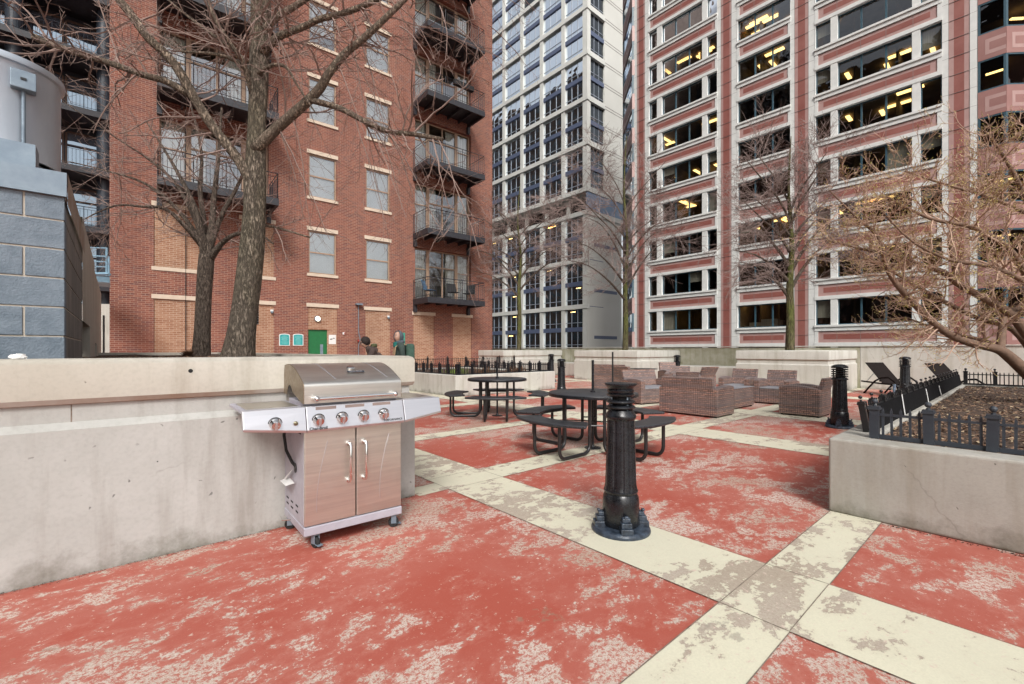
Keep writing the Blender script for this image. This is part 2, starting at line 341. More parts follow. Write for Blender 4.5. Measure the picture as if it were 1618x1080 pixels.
def wicker():
    m,nt,bs,out=newmat('brown_wicker'); tc=N(nt,'ShaderNodeTexCoord'); sp=N(nt,'ShaderNodeSeparateXYZ'); nt.links.new(tc.outputs['Object'],sp.inputs[0])
    h=math_(nt,'ADD',sp.outputs['X'],sp.outputs['Y'])
    g=N(nt,'ShaderNodeNewGeometry'); 
    cb=N(nt,'ShaderNodeCombineXYZ'); nt.links.new(h,cb.inputs[0]); nt.links.new(sp.outputs['Z'],cb.inputs[1])
    b=N(nt,'ShaderNodeTexBrick'); b.offset=.5; nt.links.new(cb.outputs[0],b.inputs['Vector'])
    b.inputs['Scale'].default_value=1; b.inputs['Brick Width'].default_value=.10; b.inputs['Row Height'].default_value=.036
    b.inputs['Mortar Size'].default_value=.0055; b.inputs['Mortar Smooth'].default_value=.4
    b.inputs['Color1'].default_value=(.50,.29,.22,1); b.inputs['Color2'].default_value=(.22,.14,.12,1); b.inputs['Mortar'].default_value=(.012,.008,.007,1)
    v=coords(nt,(2,2,16)); cmb=N(nt,'ShaderNodeCombineXYZ')
    nt.links.new(math_(nt,'MULTIPLY',sp.outputs['Z'],16),cmb.inputs[2])
    band=ramp(nt,noise(nt,cmb.outputs[0],.9,2),.45,.55)
    band2=ramp(nt,noise(nt,coords(nt,(1,1,3)),3,3),.4,.6)
    col=mix(nt,math_(nt,'MULTIPLY',band,.85),b.outputs['Color'],(.14,.125,.13)); col=mix(nt,math_(nt,'MULTIPLY',band2,.35),col,(.33,.24,.21))
    sx=math_(nt,'SINE',math_(nt,'MULTIPLY',h,167)); col=mix(nt,math_(nt,'MULTIPLY',ramp(nt,sx,.6,.95),.6),col,(.03,.02,.018))
    nt.links.new(col,bs.inputs['Base Color']); bs.inputs['Roughness'].default_value=.45
    bump(nt,bs,math_(nt,'SUBTRACT',math_(nt,'MULTIPLY',sx,-.3),b.outputs['Fac']),.6,.006); return m
M['wick']=wicker()
M['cush']=plain('grey_cushion',(.26,.26,.27),(.20,.20,.22),rough=.9)
M['sling']=plain('brown_sling_fabric',(.016,.011,.010),(.012,.009,.008),rough=.85,bscale=200,spec=.15)
def perf():
    m,nt,bs,out=newmat('perforated_coating'); v=coords(nt); vo=N(nt,'ShaderNodeTexVoronoi'); vo.inputs['Scale'].default_value=45; vo.inputs['Randomness'].default_value=0
    nt.links.new(v,vo.inputs['Vector']); r=ramp(nt,vo.outputs['Distance'],.3,.42,(.002,.002,.003),(.035,.037,.042)); nt.links.new(r,bs.inputs['Base Color'])
    bs.inputs['Roughness'].default_value=.38; bump(nt,bs,vo.outputs['Distance'],.4,.004); return m
M['perf']=perf()
# ------------------------------------------------------------------ ground
def sheet(name,mat,rects,z):
    mb=MB()
    for (a,b,c,d) in rects: mb.quad((a,c,z),(b,c,z),(b,d,z),(a,d,z))
    return tag(mb.build(name,mat,fix=False),kind='structure')
sheet('street_ground',M['street'],[(-400,500,-400,500)],-6.0)
sheet('terrace_deck',M['red'],[(-40,19.2,-40,34)],0.0)
US=[(-4.6,-4.0),(2.33,2.96),(6.55,7.28),(9.6,10.35),(14.7,15.4)]
VS=[(-9.3,-8.9),(-2.7,-2.3),(.715,1.035),(3.53,3.93),(5.74,6.08),(8.7,9.1),(12.3,12.7),(16,16.4)]
U0,U1,V0,V1=-14,19,-12,22
rects=[]; jr=[]
for a,b in US: rects.append((a,b,V0,V1)); jr+= [(a-.005,a,V0,V1),(b,b+.005,V0,V1)]
prev=U0
for c,d in VS:
    edges=[2.02 if 3<c<4 else U0]+[x for ab in US for x in ab]+[U1]
    if 3<c<4: edges=[2.02,2.33]+edges[5:] ; edges[0:2]=[2.96,6.55]; edges=edges[:2]+[7.28,9.6,10.35,14.7,15.4,U1]
    for i in range(0,len(edges)-1,2): rects.append((edges[i],edges[i+1],c,d)); 
    for i in range(0,len(edges)-1,2): jr+= [(edges[i]+.005,edges[i+1]-.005,c-.005,c),(edges[i]+.005,edges[i+1]-.005,d,d+.005)]
    
rects.append((2.02,2.33,3.55,3.80)); jr.append((2.02,2.322,3.80,3.808))
sheet('cream_paving_strips',M['cream'],rects,.004)
jj=[]
for a,b in US:
    for c,d in VS:
        jj+= [(a+.002,b-.002,c-.002,c+.002),(a+.002,b-.002,d-.002,d+.002)]
sheet('deck_joints',M['joint'],jr,.0055)
sheet('strip_joints',M['joint'],jj,.007)
# leaf litter along the foot of the planter
rnd=random.Random(5)
mb=MB()
for i in range(1500):
    u=rnd.uniform(-1.5,2.0); v=3.6-abs(rnd.gauss(0,.022))
    s=rnd.uniform(.002,.006); a=rnd.uniform(0,PI); z=rnd.uniform(.001,.008)
    dx,dy=s*math.cos(a),s*math.sin(a); mb.add([(u-dx,v-dy,z),(u+dx*.4,v-dy,z+s*.5),(u+dx,v+dy,z+.001),(u-dx*.3,v+dy,z+s*.4)],[(0,1,2,3)])
for i in range(260):
    u=4.3-abs(rnd.gauss(0,.015)); v=rnd.uniform(-1.2,1.0); s=rnd.uniform(.002,.005); z=.002
    mb.add([(u-s,v-s,z),(u+s,v-s*.4,z+s),(u+s,v+s,z),(u-s,v+s*.6,z+s)],[(0,1,2,3)])
tag(mb.build('leaf_litter',M['mulch'],fix=False),'brown crumbs of leaf litter along the foot of the concrete planter','litter',kind='stuff')
# ------------------------------------------------------------------ planters
def ringpoly(mb,x0,x1,y0,y1,w,z0,z1):
    mb.box(x0,x1,y0,y0+w,z0,z1); mb.box(x0,x1,y1-w,y1,z0,z1); mb.box(x0,x0+w,y0+w,y1-w,z0,z1); mb.box(x1-w,x1,y0+w,y1-w,z0,z1)
def profile_planter(name,label,x0,x1,y0,y1,mats,ztop=1.25,w=.30,soilz=None,group=None):
    t=thing(name,label,'planter',((x0+x1)/2,(y0+y1)/2,0),0,group)
    hx,hy=(x1-x0)/2,(y1-y0)/2
    # nested frames with a shared outline so the body is stepped: foot, chamfer, neck, cap
    prof=[(0,0),(0,.845),(.035,.885),(.035,.985),(.012,.992),(0,1.02),(0,ztop-.035),(.012,ztop-.012),(.04,ztop),(w,ztop),(w,ztop-.4)]
    prof=[(a,b*1.0) for a,b in prof]
    def ring(mb,pr,k0):
        vs=[];fs=[]
        for a,z in pr:
            X,Y=hx-a,hy-a
            vs+=[(-X,-Y,z),(X,-Y,z),(X,Y,z),(-X,Y,z)]
        for i in range(len(pr)-1):
            for k in range(4): fs.append((i*4+k,i*4+(k+1)%4,(i+1)*4+(k+1)%4,(i+1)*4+k))
        mb.add(vs,fs)
    mb=MB(); ring(mb,prof[:4],0); mb.build('wall_body',mats[0],t,fix=False)
    mb=MB(); ring(mb,prof[3:6],0); mb.build('groove',M['groove'],t,fix=False)
    mb=MB(); ring(mb,prof[5:],0); mb.build('cap',mats[1],t,smooth=50,fix=False)
    s=MB(); z=soilz if soilz else ztop-.05; n=14
    vs=[(-hx+w+(2*hx-2*w)*i/n,-hy+w+(2*hy-2*w)*j/n,z+.025*mnoise.noise(Vector((i*.7+x0,j*.7+y0,0)))) for j in range(n+1) for i in range(n+1)]
    fs=[(j*(n+1)+i,j*(n+1)+i+1,(j+1)*(n+1)+i+1,(j+1)*(n+1)+i) for j in range(n) for i in range(n)]
    s.add(vs,fs); s.build('soil',M['mulch'],t,smooth=True,fix=False)
    return t
np_=profile_planter('concrete_planter','long grey concrete planter with stepped cap behind the steel grill, holding the thickest tree',-2.6,2.0,3.6,12.5,[M['conc'],M['conctop']],w=.28)
# formwork hole, joint in the cap
mb=MB(); mb.lathe([(.0,0),(.016,0),(.016,.03)],12); 
h=MB(Matrix.Translation((.42-(-.3),0,0))); 
def yhole(mb,x,y,z,r,n=14):
    vs=[(x+r*math.cos(2*PI*k/n),y,z+r*math.sin(2*PI*k/n)) for k in range(n)]; mb.add(vs,[tuple(range(n))])
p=(np_.location.x,np_.location.y)
mb=MB(); yhole(mb,.36-p[0],3.5985-p[1],1.165,.013); yhole(mb,.19-p[0],3.5985-p[1],.60,.004)
mb.build('formwork_hole',M['dark'],np_,fix=False)
mb=MB(); mb.box(-.20-p[0]-.003,-.20-p[0]+.003,3.634-p[1],3.64-p[1],.885,.985); mb.box(.95-p[0],.955-p[0],3.634-p[1],3.64-p[1],.885,.985); mb.build('joint_line',M['joint'],np_)
# far planters
for nm,lab,a in (('concrete_planter','pale stepped rear planter nearest the brick wall, holding the leftmost background tree',(14.6,18.95,17.3,20.5)),
                 ('concrete_planter','pale stepped planter in the middle of the back parapet, behind the first wicker seats',(15.6,18.95,10.2,13.5)),
                 ('concrete_planter','pale stepped planter behind the two wicker chairs, left of the sun lounger',(15.6,18.95,3.77,6.4))):
    profile_planter(nm,lab,*a,[M['concF'],M['concF']],ztop=1.30,w=.25,group='tall pale planters along the back parapet')
# back parapet and bench wall
t=thing('parapet_wall','long pale concrete parapet wall closing off the back of the terrace','wall',(19,0,0))
mb=MB(); mb.box(0,.35,-12,3.7,0,1.42); mb.build('wall_panel',M['concF'],t,bevel=.01)
mb=MB(); mb.box(0,.35,3.712,26,0,1.40); mb.build('wall_panel',M['concG'],t,bevel=.01)
mb=MB(); mb.box(-.04,.39,-12,26,1.425,1.46); mb.build('coping',M['concF'],t,bevel=.01)
mb=MB(); mb.box(17.3,18.98,6.42,10.18,0,.65); tag(mb.build('bench_wall',M['concF'],bevel=.015),'low pale ledge wall between the middle planter and the right rear planter','wall')
mb=MB(); mb.box(17.3,18.98,13.52,17.28,0,.65); tag(mb.build('bench_wall',M['concF'],bevel=.015),'low pale ledge wall between the left rear planter and the middle planter','wall')
# right planter with mulch
t=thing('raised_planter','low square edged concrete planter at right front filled with mulch','planter',(4.32,1.05,0))
mb=MB(); mb.prism([(0,0),(0,-9),(.24,-9),(.24,-.24),(8.86,-.24),(8.86,-9),(9.1,-9),(9.1,0)],'z',0,.594)
mb.build('planter_wall',M['concR'],t,bevel=.02,seg=3)
def moundgrid(x0,x1,y0,y1,z,nx,ny,amp,seed):
    s=MB(); vs=[(x0+(x1-x0)*i/nx,y0+(y1-y0)*j/ny,z+amp*mnoise.noise(Vector((x0+(x1-x0)*i/nx,y0+(y1-y0)*j/ny,seed))*1.0)+amp*.6*mnoise.noise(Vector(((x1-x0)*i/nx*5,(y1-y0)*j/ny*5,seed)))) for j in range(ny+1) for i in range(nx+1)]
    s.add(vs,[(j*(nx+1)+i,j*(nx+1)+i+1,(j+1)*(nx+1)+i+1,(j+1)*(nx+1)+i) for j in range(ny) for i in range(nx)]); return s
tag(moundgrid(4.56,13.18,-8,.81,.56,60,60,.035,3).build('mulch_bed',M['mulch'],smooth=True,fix=False),kind='structure')
def bedz(x,y,z=.56,amp=.035,seed=3): return z+amp*mnoise.noise(Vector((x,y,seed)))+amp*.6*mnoise.noise(Vector(((x-4.56)*5,(y+8)*5,seed)))+.004
def chips(name,label,x0,x1,y0,y1,z,n,smax,mats,seed,dens=1.0):
    r=random.Random(seed); mb=MB()
    for i in range(n):
        q=r.random()**dens; x=x0+(x1-x0)*q; y=r.uniform(y0,y1); s=r.uniform(.3,1)*smax; w=s*r.uniform(.2,.5); a=r.uniform(0,PI*2); tl=r.uniform(-.5,.5)
        T=Matrix.Translation((x,y,(z(x,y) if callable(z) else z)+r.uniform(0,.014)))@Matrix.Rotation(a,4,'Z')@Matrix.Rotation(tl,4,'Y')@Matrix.Rotation(r.uniform(-.8,.8),4,'X')
        mb.T=T; mb.k=1 if r.random()<.16 else 0
        mb.add([(-s,-w,0),(s,-w*.6,0),(s*.8,w,0),(-s*.9,w*.8,.002)],[(0,1,2,3)])
    mb.T=None
    return tag(mb.build(name,mats,fix=False),label,'mulch',kind='stuff')
chips('mulch_chips','loose brown bark chips covering the soil of the right planter',4.57,13.1,-5,.8,bedz,26000,.024,[M['chip'],M['chipl']],4,1.7)
chips('leaf_mulch','dark leaf mulch on the soil of the long left planter',-2.3,1.7,3.95,8.5,1.20,6000,.022,[M['chip'],M['chip']],8)
# middle planter
t=thing('raised_planter','low sloping concrete planter behind the farther picnic table, ringed by a black fence','planter',(7.05,10.4,0))
mb=MB(); mb.prism([(0,0),(4,0),(4,5.2),(3.78,5.2),(3.78,.22),(.22,.22),(.22,5.2),(0,5.2)],'z',0,.60); mb.box(.222,3.778,4.98,5.2,0,.598); mb.build('planter_wall',M['concF'],t,bevel=.02,seg=3)
mb=MB(); mb.box(.2,3.8,.2,5.0,.3,.55); mb.build('soil',M['mulch'],t)
# ------------------------------------------------------------------ border fences
def fence(name,label,p0,p1,z,sp,npick,h=.28,tilt=0,edging=False,mat='slate',group=None,finial=True,post=.03):
    """picket fence from p0 to p1; local x runs along it"""
    d=Vector((p1[0]-p0[0],p1[1]-p0[1])); L=d.length; ang=math.atan2(d.y,d.x)
    t=thing(name,label,'fence',(p0[0],p0[1],z),ang,group); t.rotation_euler=(tilt,0,ang)
    n=max(1,round(L/sp)); sp=L/n; r=random.Random(int(L*100)+7)
    pm=MB(); w=post; w2=w*1.28
    pm.box(-w,w,-w,w,0,h-.05); pm.box(-w2,w2,-w2,w2,h-.05,h-.035); pm.box(-w*1.1,w*1.1,-w*1.1,w*1.1,h-.035,h-.022)
    pm.tube([(0,0,h-.022),(0,0,h-.008)],w*.4,8); pm.ball((0,0,h+.015),w*.72,8)
    m0=pm.build('post',M[mat],t,smooth=35); 
    for i in range(1,n+1):
        c=m0.copy(); COL.objects.link(c); c.parent=t; c.location=(sp*i,0,0); c.rotation_euler=(0,r.uniform(-.03,.03),r.uniform(-.05,.05))
    mb=MB(); mb.box(w,L-w,-.009,.009,h-.098,h-.08); mb.box(-w*1.1,L+w*1.1,-.014,.014,.0,.032); mb.build('rail',M[mat],t)
    pk=MB(); ph=h-.06; pk.box(-.008,.008,-.0055,.0055,.03,ph)
    if finial: pk.prism([(-.008,ph),(.008,ph),(.0,ph+.028)],'y',-.0055,.0055)
    first=None; cnt=0; mbs=MB()
    for i in range(n):
        for k in range(npick):
            x=sp*i+sp*(k+1)/(npick+1)
            if cnt<90:
                if first is None: first=pk.build('picket',M[mat],t); c=first
                else: c=first.copy(); COL.objects.link(c); c.parent=t
                c.location=(x,0,0); c.rotation_euler=(0,r.gauss(0,.015),0); cnt+=1
            else: mbs.box(x-.008,x+.008,-.0055,.0055,.03,ph)
    if mbs.v: tag(mbs.build('far_pickets',M[mat],t),kind='stuff')
    if edging:
        e=MB(); e.box(.06,L,-.035,-.030,-.05,h-.085); e.build('edging_strip',plain('matt_black_edging',(.008,.008,.009),rough=.95,spec=.1),t)
    return t
fence('border_fence','dark slate picket border fence along the front rim of the right planter',(4.59,.80),(4.59,-3.1),.594,.335,5)
fence('border_fence','black border fence leaning outwards along the left rim of the right planter',(4.86,.90),(13.1,.90),.60,.43,4,tilt=R(-9),edging=True,mat='black',post=.022)
fence('border_fence','thin black fence along the back rim of the right planter',(13.0,.80),(13.0,-4.6),.60,.43,6,h=.30,mat='black')
fence('border_fence','black picket fence on the short left rim of the middle planter',(7.20,15.2),(7.20,10.55),.60,.45,4,h=.33,mat='blackw')
fence('border_fence','black picket fence with pointed finials facing the farther picnic table',(7.25,10.52),(10.9,10.52),.60,.45,4,h=.33,mat='blackw')
fence('border_fence','black picket fence at the back of the middle planter beside the far bollard',(10.95,10.6),(10.95,15.3),.60,.45,4,h=.30,mat='blackw')
fence('border_fence','tall dense black railing seen behind the middle planter against the brick wall',(7.3,15.35),(13.6,15.35),.42,.9,9,h=.62,mat='blackw',finial=False)
# white zip ties / stakes on the leaning fence
r=random.Random(2)
for i,(u,l) in enumerate(((5.1,.2),(6.4,.2),(8.2,.16),(9.6,.13))):
    mb=MB(); mb.tube([(u,.855,.60),(u+.02,.885,.62+l)],.006,5); tag(mb.build('fence_stake',M['white']),'%s thin pale stake from the corner post tied to the leaning black fence'%['nearest','second','third','farthest'][i],'stake',group='pale stakes tied to the leaning fence')
# ------------------------------------------------------------------ wall with openings (local x,z; front at y=0, reveals going to +y)
def wallholes(mb,x0,x1,z0,z1,holes,dep=.12):
    xs=sorted(set([x0,x1]+[h[0] for h in holes]+[h[1] for h in holes])); zs=sorted(set([z0,z1]+[h[2] for h in holes]+[h[3] for h in holes]))
    xs=[x for x in xs if x0<=x<=x1]; zs=[z for z in zs if z0<=z<=z1]
    for i in range(len(xs)-1):
        for j in range(len(zs)-1):
            cx=(xs[i]+xs[i+1])/2; cz=(zs[j]+zs[j+1])/2
            if any(h[0]<cx<h[1] and h[2]<cz<h[3] for h in holes): continue
            mb.quad((xs[i],0,zs[j]),(xs[i+1],0,zs[j]),(xs[i+1],0,zs[j+1]),(xs[i],0,zs[j+1]))
    for h in holes:
        a,b,c,d=h[:4]; e=h[4] if len(h)>4 else dep
        mb.quad((a,0,c),(a,e,c),(a,e,d),(a,0,d)); mb.quad((b,0,c),(b,0,d),(b,e,d),(b,e,c))
        mb.quad((a,0,c),(b,0,c),(b,e,c),(a,e,c)); mb.quad((a,0,d),(a,e,d),(b,e,d),(b,0,d))
# ------------------------------------------------------------------ brick apartment building
P0=at(500,19); AB=math.atan2(-.0408,.999)
BR=thing('brick_building','red brown brick apartment block with tan brick infill panels and black steel balconies','building',(P0.x,P0.y,0),AB)
def bt(px):
    k=(px-HX)/F; return (k*19+8.257)/(.778-.628*k)
def bD(px): return 19+.628*bt(px)
def bz(px,py): return CH+(HY-py)/F*bD(px)
TB=Matrix.Translation((P0.x,P0.y,0))@Matrix.Rotation(AB,4,'Z')
X0,X1,ZT=-6.52,9.22,31.
holes=[]
WIN=[(-.31,.82),(2.13,3.27)]
for n in range(5):
    for a,b in WIN: holes.append((a,b,4.53+3.22*n,6.33+3.22*n))
FL=[3.76+3.18*n for n in range(8)]
bayR=(4.56,7.82); bayL=(-5.22,-1.80)
for n in range(6): holes.append((bayR[0],bayR[1],FL[n],FL[n]+2.56,.35))
for n in range(1,6): holes.append((bayL[0],bayL[1],FL[n],FL[n]+2.56,.35))
# infill panels (tan brick)
pan=[(4.47,5.60,0,3.02),(6.69,7.84,0,3.02),(-.33,.86,0,3.12),(2.10,3.28,0,3.12),(-5.37,-4.05,0,3.10),(-2.75,-1.62,0,3.10),(-5.37,-4.05,4.22,6.33),(-2.75,-1.62,4.22,6.33)]
holes+= [p+(.035,) for p in pan]
# window holes at floor 2 for the left bay start at floor index 1 -> z 6.94; panels sit below it
w=MB(); wallholes(w,X0,X1,-6,ZT,holes)
w.quad((X1,0,-6),(X1,14,-6),(X1,14,ZT),(X1,0,ZT)); w.quad((X0,14,-6),(X0,0,-6),(X0,0,ZT),(X0,14,ZT)); w.quad((X0,0,ZT),(X1,0,ZT),(X1,14,ZT),(X0,14,ZT)); w.quad((X0,14,-6),(X1,14,-6),(X1,14,ZT),(X0,14,ZT))
w.build('wall',M['brick'],BR,fix=False)
DOOR=(bt(486.5),bt(517.5),0,2.17)
for i,p in enumerate(pan):
    m=MB(); hs=[]
    if i==2: hs=[(DOOR[0],DOOR[1],0,DOOR[3],.12)]
    m.T=Matrix.Translation((0,.035,0)); wallholes(m,p[0],p[1],p[2],p[3],hs)
    m.build('infill_panel',M['brickt'],BR,fix=False)
    l=MB(); l.box(p[0]-.07,p[1]+.07,-.03,.03,p[3],p[3]+.155); l.build('lintel',M['lime'],BR,bevel=.004)
    if i>5: l=MB(); l.box(p[0]-.07,p[1]+.07,-.03,.034,p[2]-.13,p[2]); l.build('sill',M['lime'],BR,bevel=.004)
# reddish brick between the panels is the wall itself; darker soldier bands
def sash(a,b,c,d,bl,y=.07):
    f=MB(); t=.055
    f.box(a+.002,a+t,y-.02,y+.05,c+.002,d-.002); f.box(b-t,b-.002,y-.02,y+.05,c+.002,d-.002); f.box(a+t,b-t,y-.02,y+.05,d-t,d-.002); f.box(a+t,b-t,y-.02,y+.05,c+.002,c+t)
    mz=(c+d)/2; f.box(a+t,b-t,y-.005,y+.045,mz-.025,mz+.025)
    o=f.build('window',M['wframe'],BR)
    g=MB(); g.quad((a+t,y+.02,mz+.02),(b-t,y+.02,mz+.02),(b-t,y+.02,d-t),(a+t,y+.02,d-t)); g.quad((a+t,y+.03,c+t),(b-t,y+.03,c+t),(b-t,y+.03,mz-.02),(a+t,y+.03,mz-.02)); g.build('glass_pane',M['glass'],o,fix=False)
    s=MB(); k=int((d-c)*(1-bl)/.05)
    for q in range(k):
        z=d-.06-q*.05; s.quad((a+.03,y+.118,z),(b-.03,y+.118,z),(b-.03,y+.10,z-.049),(a+.03,y+.10,z-.049))
    if k<int((d-c)/.05)-2:
        pass
    s.quad((a,y+.3,c),(b,y+.3,c),(b,y+.3,d),(a,y+.3,d))
    s.m[-1]=1
    ob=s.build('blind',[M['blind'],M['room']],o,fix=False)
    ll=MB(); ll.box(a-.07,b+.07,-.03,.03,d+.0,d+.16); ll.build('lintel',M['lime'],BR,bevel=.004)
    ll=MB(); ll.box(a-.07,b+.07,-.05,.068,c-.12,c); ll.build('sill',M['lime'],BR,bevel=.004)
bls=[[0,0,.0,.35,0],[0,.0,.0,.0,0]]
for n in range(5):
    for j,(a,b) in enumerate(WIN): sash(a,b,4.53+3.22*n,6.33+3.22*n,bls[j][n])
M['curt']=plain('pale_curtain',(.66,.64,.58),(.48,.46,.40),rough=.9,scale=3,sc=(8,8,.2))
M['warmroom']=plain('warm_interior',(.20,.17,.12),(.30,.27,.20),rough=.9,scale=1.2)
def baywin(a,b,c,d,seed):
    r=random.Random(seed); y=.20; f=MB(); t=.06
    W=b-a; x1=a+W*.22; x2=a+W*.27; x3=a+W*.73; x4=a+W*.78; tz=c+(d-c)*.68; e=.002
    for (p,q,u,v) in ((a+e,a+t,c,d),(x1,x2,c,d),(x3,x4,c,d),(b-t,b-e,c,d)): f.box(p,q,y,y+.08,u+e,v-e)
    for (p,q) in ((a+t,x1),(x2,x3),(x4,b-t)): f.box(p,q,y,y+.075,d-t,d-e); f.box(p,q,y,y+.075,c+e,c+t+.02)
    f.box(x2,x3,y,y+.075,tz-.04,tz+.02); f.box((x2+x3)/2-.03,(x2+x3)/2+.03,y,y+.07,c+t+.02,d-t)
    f.box(a+t,x1,y,y+.075,tz-.2,tz-.16); f.box(x4,b-t,y,y+.075,tz-.2,tz-.16)
    o=f.build('window',M['wframe'],BR)
    g=MB(); g.quad((a+t,y+.04,c+t),(b-t,y+.04,c+t),(b-t,y+.04,d-t),(a+t,y+.04,d-t)); g.build('glass_pane',M['glass'],o,fix=False)
    s=MB()
    for (p,q) in ((a+.04,x1),(x4,b-.04),(x2,x2+.45) if r.random()<.6 else (x3-.5,x3)):
        n=max(3,int((q-p)/.05)); pts=[(p+(q-p)*i/n,y+.14+.03*(i%2)) for i in range(n+1)]
        for i in range(n): s.quad((pts[i][0],pts[i][1],c+.05),(pts[i+1][0],pts[i+1][1],c+.05),(pts[i+1][0],pts[i+1][1],d-.05),(pts[i][0],pts[i][1],d-.05))
    s.k=1; s.quad((a,y+1.6,c),(b,y+1.6,c),(b,y+1.6,d),(a,y+1.6,d)); s.quad((a,y+.1,c),(a,y+1.6,c),(a,y+1.6,d),(a,y+.1,d)); s.quad((b,y+.1,c),(b,y+1.6,c),(b,y+1.6,d),(b,y+.1,d)); s.quad((a,y+.1,d),(b,y+.1,d),(b,y+1.6,d),(a,y+1.6,d)); s.quad((a,y+.1,c),(b,y+.1,c),(b,y+1.6,c),(a,y+1.6,c))
    s.build('curtain',[M['curt'],M['warmroom']],o,fix=False)
for n in range(6): baywin(bayR[0],bayR[1],FL[n],FL[n]+2.56,n)
for n in range(1,6): baywin(bayL[0],bayL[1],FL[n],FL[n]+2.56,n+20)
def railing(x0,x1,yf,z,h,T=None,sp=.115,yb=-.02,mid=1):
    m=MB(T); 
    for (p,q) in (((x0,yb),(x0,yf)),((x0,yf),(x1,yf)),((x1,yf),(x1,yb))):
        for zz_,r_ in ((z+h,.018),(z+h-.13,.010),(z+.09,.012)): m.tube([(p[0],p[1],zz_),(q[0],q[1],zz_)],r_,4)
        L=math.hypot(q[0]-p[0],q[1]-p[1]); n=max(1,int(L/sp))
        for i in range(n+1):
            t=i/n; x=p[0]+(q[0]-p[0])*t; y=p[1]+(q[1]-p[1])*t
            big=(i==0 or i==n or i%8==0); m.tube([(x,y,z),(x,y,z+h-(0 if big else .13))],.016 if big else .0075,4,cap=False)
    return m
def balcony(x0,x1,z,dep=1.5):
    s=MB(); s.box(x0,x1,-dep,-.002,z-.06,z); s.box(x0,x1,-dep,-dep+.09,z-.26,z-.0605); s.box(x0,x0+.09,-dep+.0905,-.002,z-.26,z-.0605); s.box(x1-.09,x1,-dep+.0905,-.002,z-.26,z-.0605)
    for i in range(1,5): xx=x0+(x1-x0)*i/5; s.box(xx-.03,xx+.03,-dep+.091,-.002,z-.22,z-.061)
    for xx in (x0+.003,x1-.153): s.box(xx,xx+.15,-.16,-.003,z-.62,z-.262)
    o=s.build('balcony',M['bal'],BR); railing(x0+.03,x1-.03,-dep+.04,z,.93).build('railing',M['bal'],o,fix=False); return o
for n in range(6): balcony(4.44,7.66,FL[n])
for n in range(1,6): balcony(-5.30,-1.74,FL[n])
# door, signs, lamp, cameras, conduit, louvre
m=MB(); m.box(DOOR[0],DOOR[1],.09,.13,0,DOOR[3]); d=m.build('door',M['green'],BR)
m=MB(); m.box(DOOR[1]-.28,DOOR[1]-.16,.075,.089,.95,1.55); m.tube([(DOOR[1]-.22,.088,.9),(DOOR[1]-.22,.02,.9),(DOOR[1]-.22,.02,1.1)],.012,6); m.build('handle',M['galv'],d)
m=MB(); m.box(DOOR[0]-.1,DOOR[1]+.1,.028,.034,DOOR[3],DOOR[3]+.14)
for i in range(14): xx=DOOR[0]-.09+i*(DOOR[1]-DOOR[0]+.18)/13; m.box(xx-.03,xx+.03,.02,.0275,DOOR[3]+.003,DOOR[3]+.137)
m.build('soldier_course',M['brickt'],BR)
# things fixed on the wall ------------------------------------------------
def onwall(x,z,y=0): return TB@Vector((x,y,z))
def wallthing(name,label,cat,x,z,group=None,y=0): 
    p=onwall(x,z,y); return thing(name,label,cat,p,AB,group)
for px,lab in ((449.5,'teal notice board with rounded top on the brick wall, farther from the green door'),(471,'teal notice board with rounded top on the brick wall, nearest the green door')):
    x=bt(px); z=bz(px,536.5); t=wallthing('notice_board',lab,'sign',x,z,'pair of teal notice boards')
    W,H=.20,.24
    def arch(W,H,n=8): return [(-W,-H),(W,-H),(W,H*.8)]+[(W*math.cos(PI*i/n)*1.0,H*.8+W*.28*math.sin(PI*i/n)) for i in range(1,n)]+[(-W,H*.8)]
    m=MB(); m.prism(arch(W,H),'y',-.02,-.002); m.build('border',M['white'],t)
    m=MB(); m.prism(arch(W*.86,H*.88),'y',-.026,-.0205); b=m.build('board',M['teal'],t)
    m=MB(); r=random.Random(px)
    for q in range(7):
        ww=W*r.uniform(.4,.7); zz_=H*.62-q*H*.2; m.box(-ww,ww,-.028,-.0262,zz_-.008,zz_+.008)
    m.build('lettering',plain('pale_teal_text',(.25,.62,.60)),b)
x=bt(525.5); z=bz(525.5,536); t=wallthing('camera_sign','white warning sign with black camera symbol right of the green door','sign',x,z,y=.035)
m=MB(); m.box(-.15,.15,-.012,-.002,-.2,.2); m.build('panel',M['white'],t)
m=MB(); m.box(-.10,-.03,-.016,-.0125,-.01,.03); m.box(-.03,.0,-.016,-.0125,.0,.05); m.box(.03,.09,-.016,-.0125,.03,.07); m.build('symbol',M['black'],t)
x=bt(502); z=bz(502,503.5); t=wallthing('wall_lamp','round lit bulkhead lamp above the green door','lamp',x,z,y=.035)
m=MB(Matrix.Rotation(R(90),4,'X')); m.lathe([(.13,0),(.13,.05),(.10,.08)],16); m.build('housing',M['galv'],t,smooth=True)
m=MB(Matrix.Rotation(R(90),4,'X')); m.lathe([(.095,.08),(.08,.12),(.03,.14),(0,.145)],16); m.build('diffuser',M['lampc'],t,smooth=True)
for px,py,lab in ((429.5,492,'small white dome camera on the tan brick beside the louvre'),(613.5,501,'small white dome camera on the tan brick panel right of the conduit')):
    x=bt(px); z=bz(px,py); t=wallthing('security_camera',lab,'camera',x,z,'wall cameras',y=.035)
    m=MB(); m.box(-.05,.05,-.06,-.001,0,.08); m.build('bracket',M['white'],t); m=MB(); m.ball((0,-.08,-.03),.055); m.build('dome',M['galv'],t,smooth=True)
x=bt(566); z=bz(566,553); t=wallthing('conduit_pipe','grey conduit with lamp head and red box running up the brick wall','conduit',x,0)
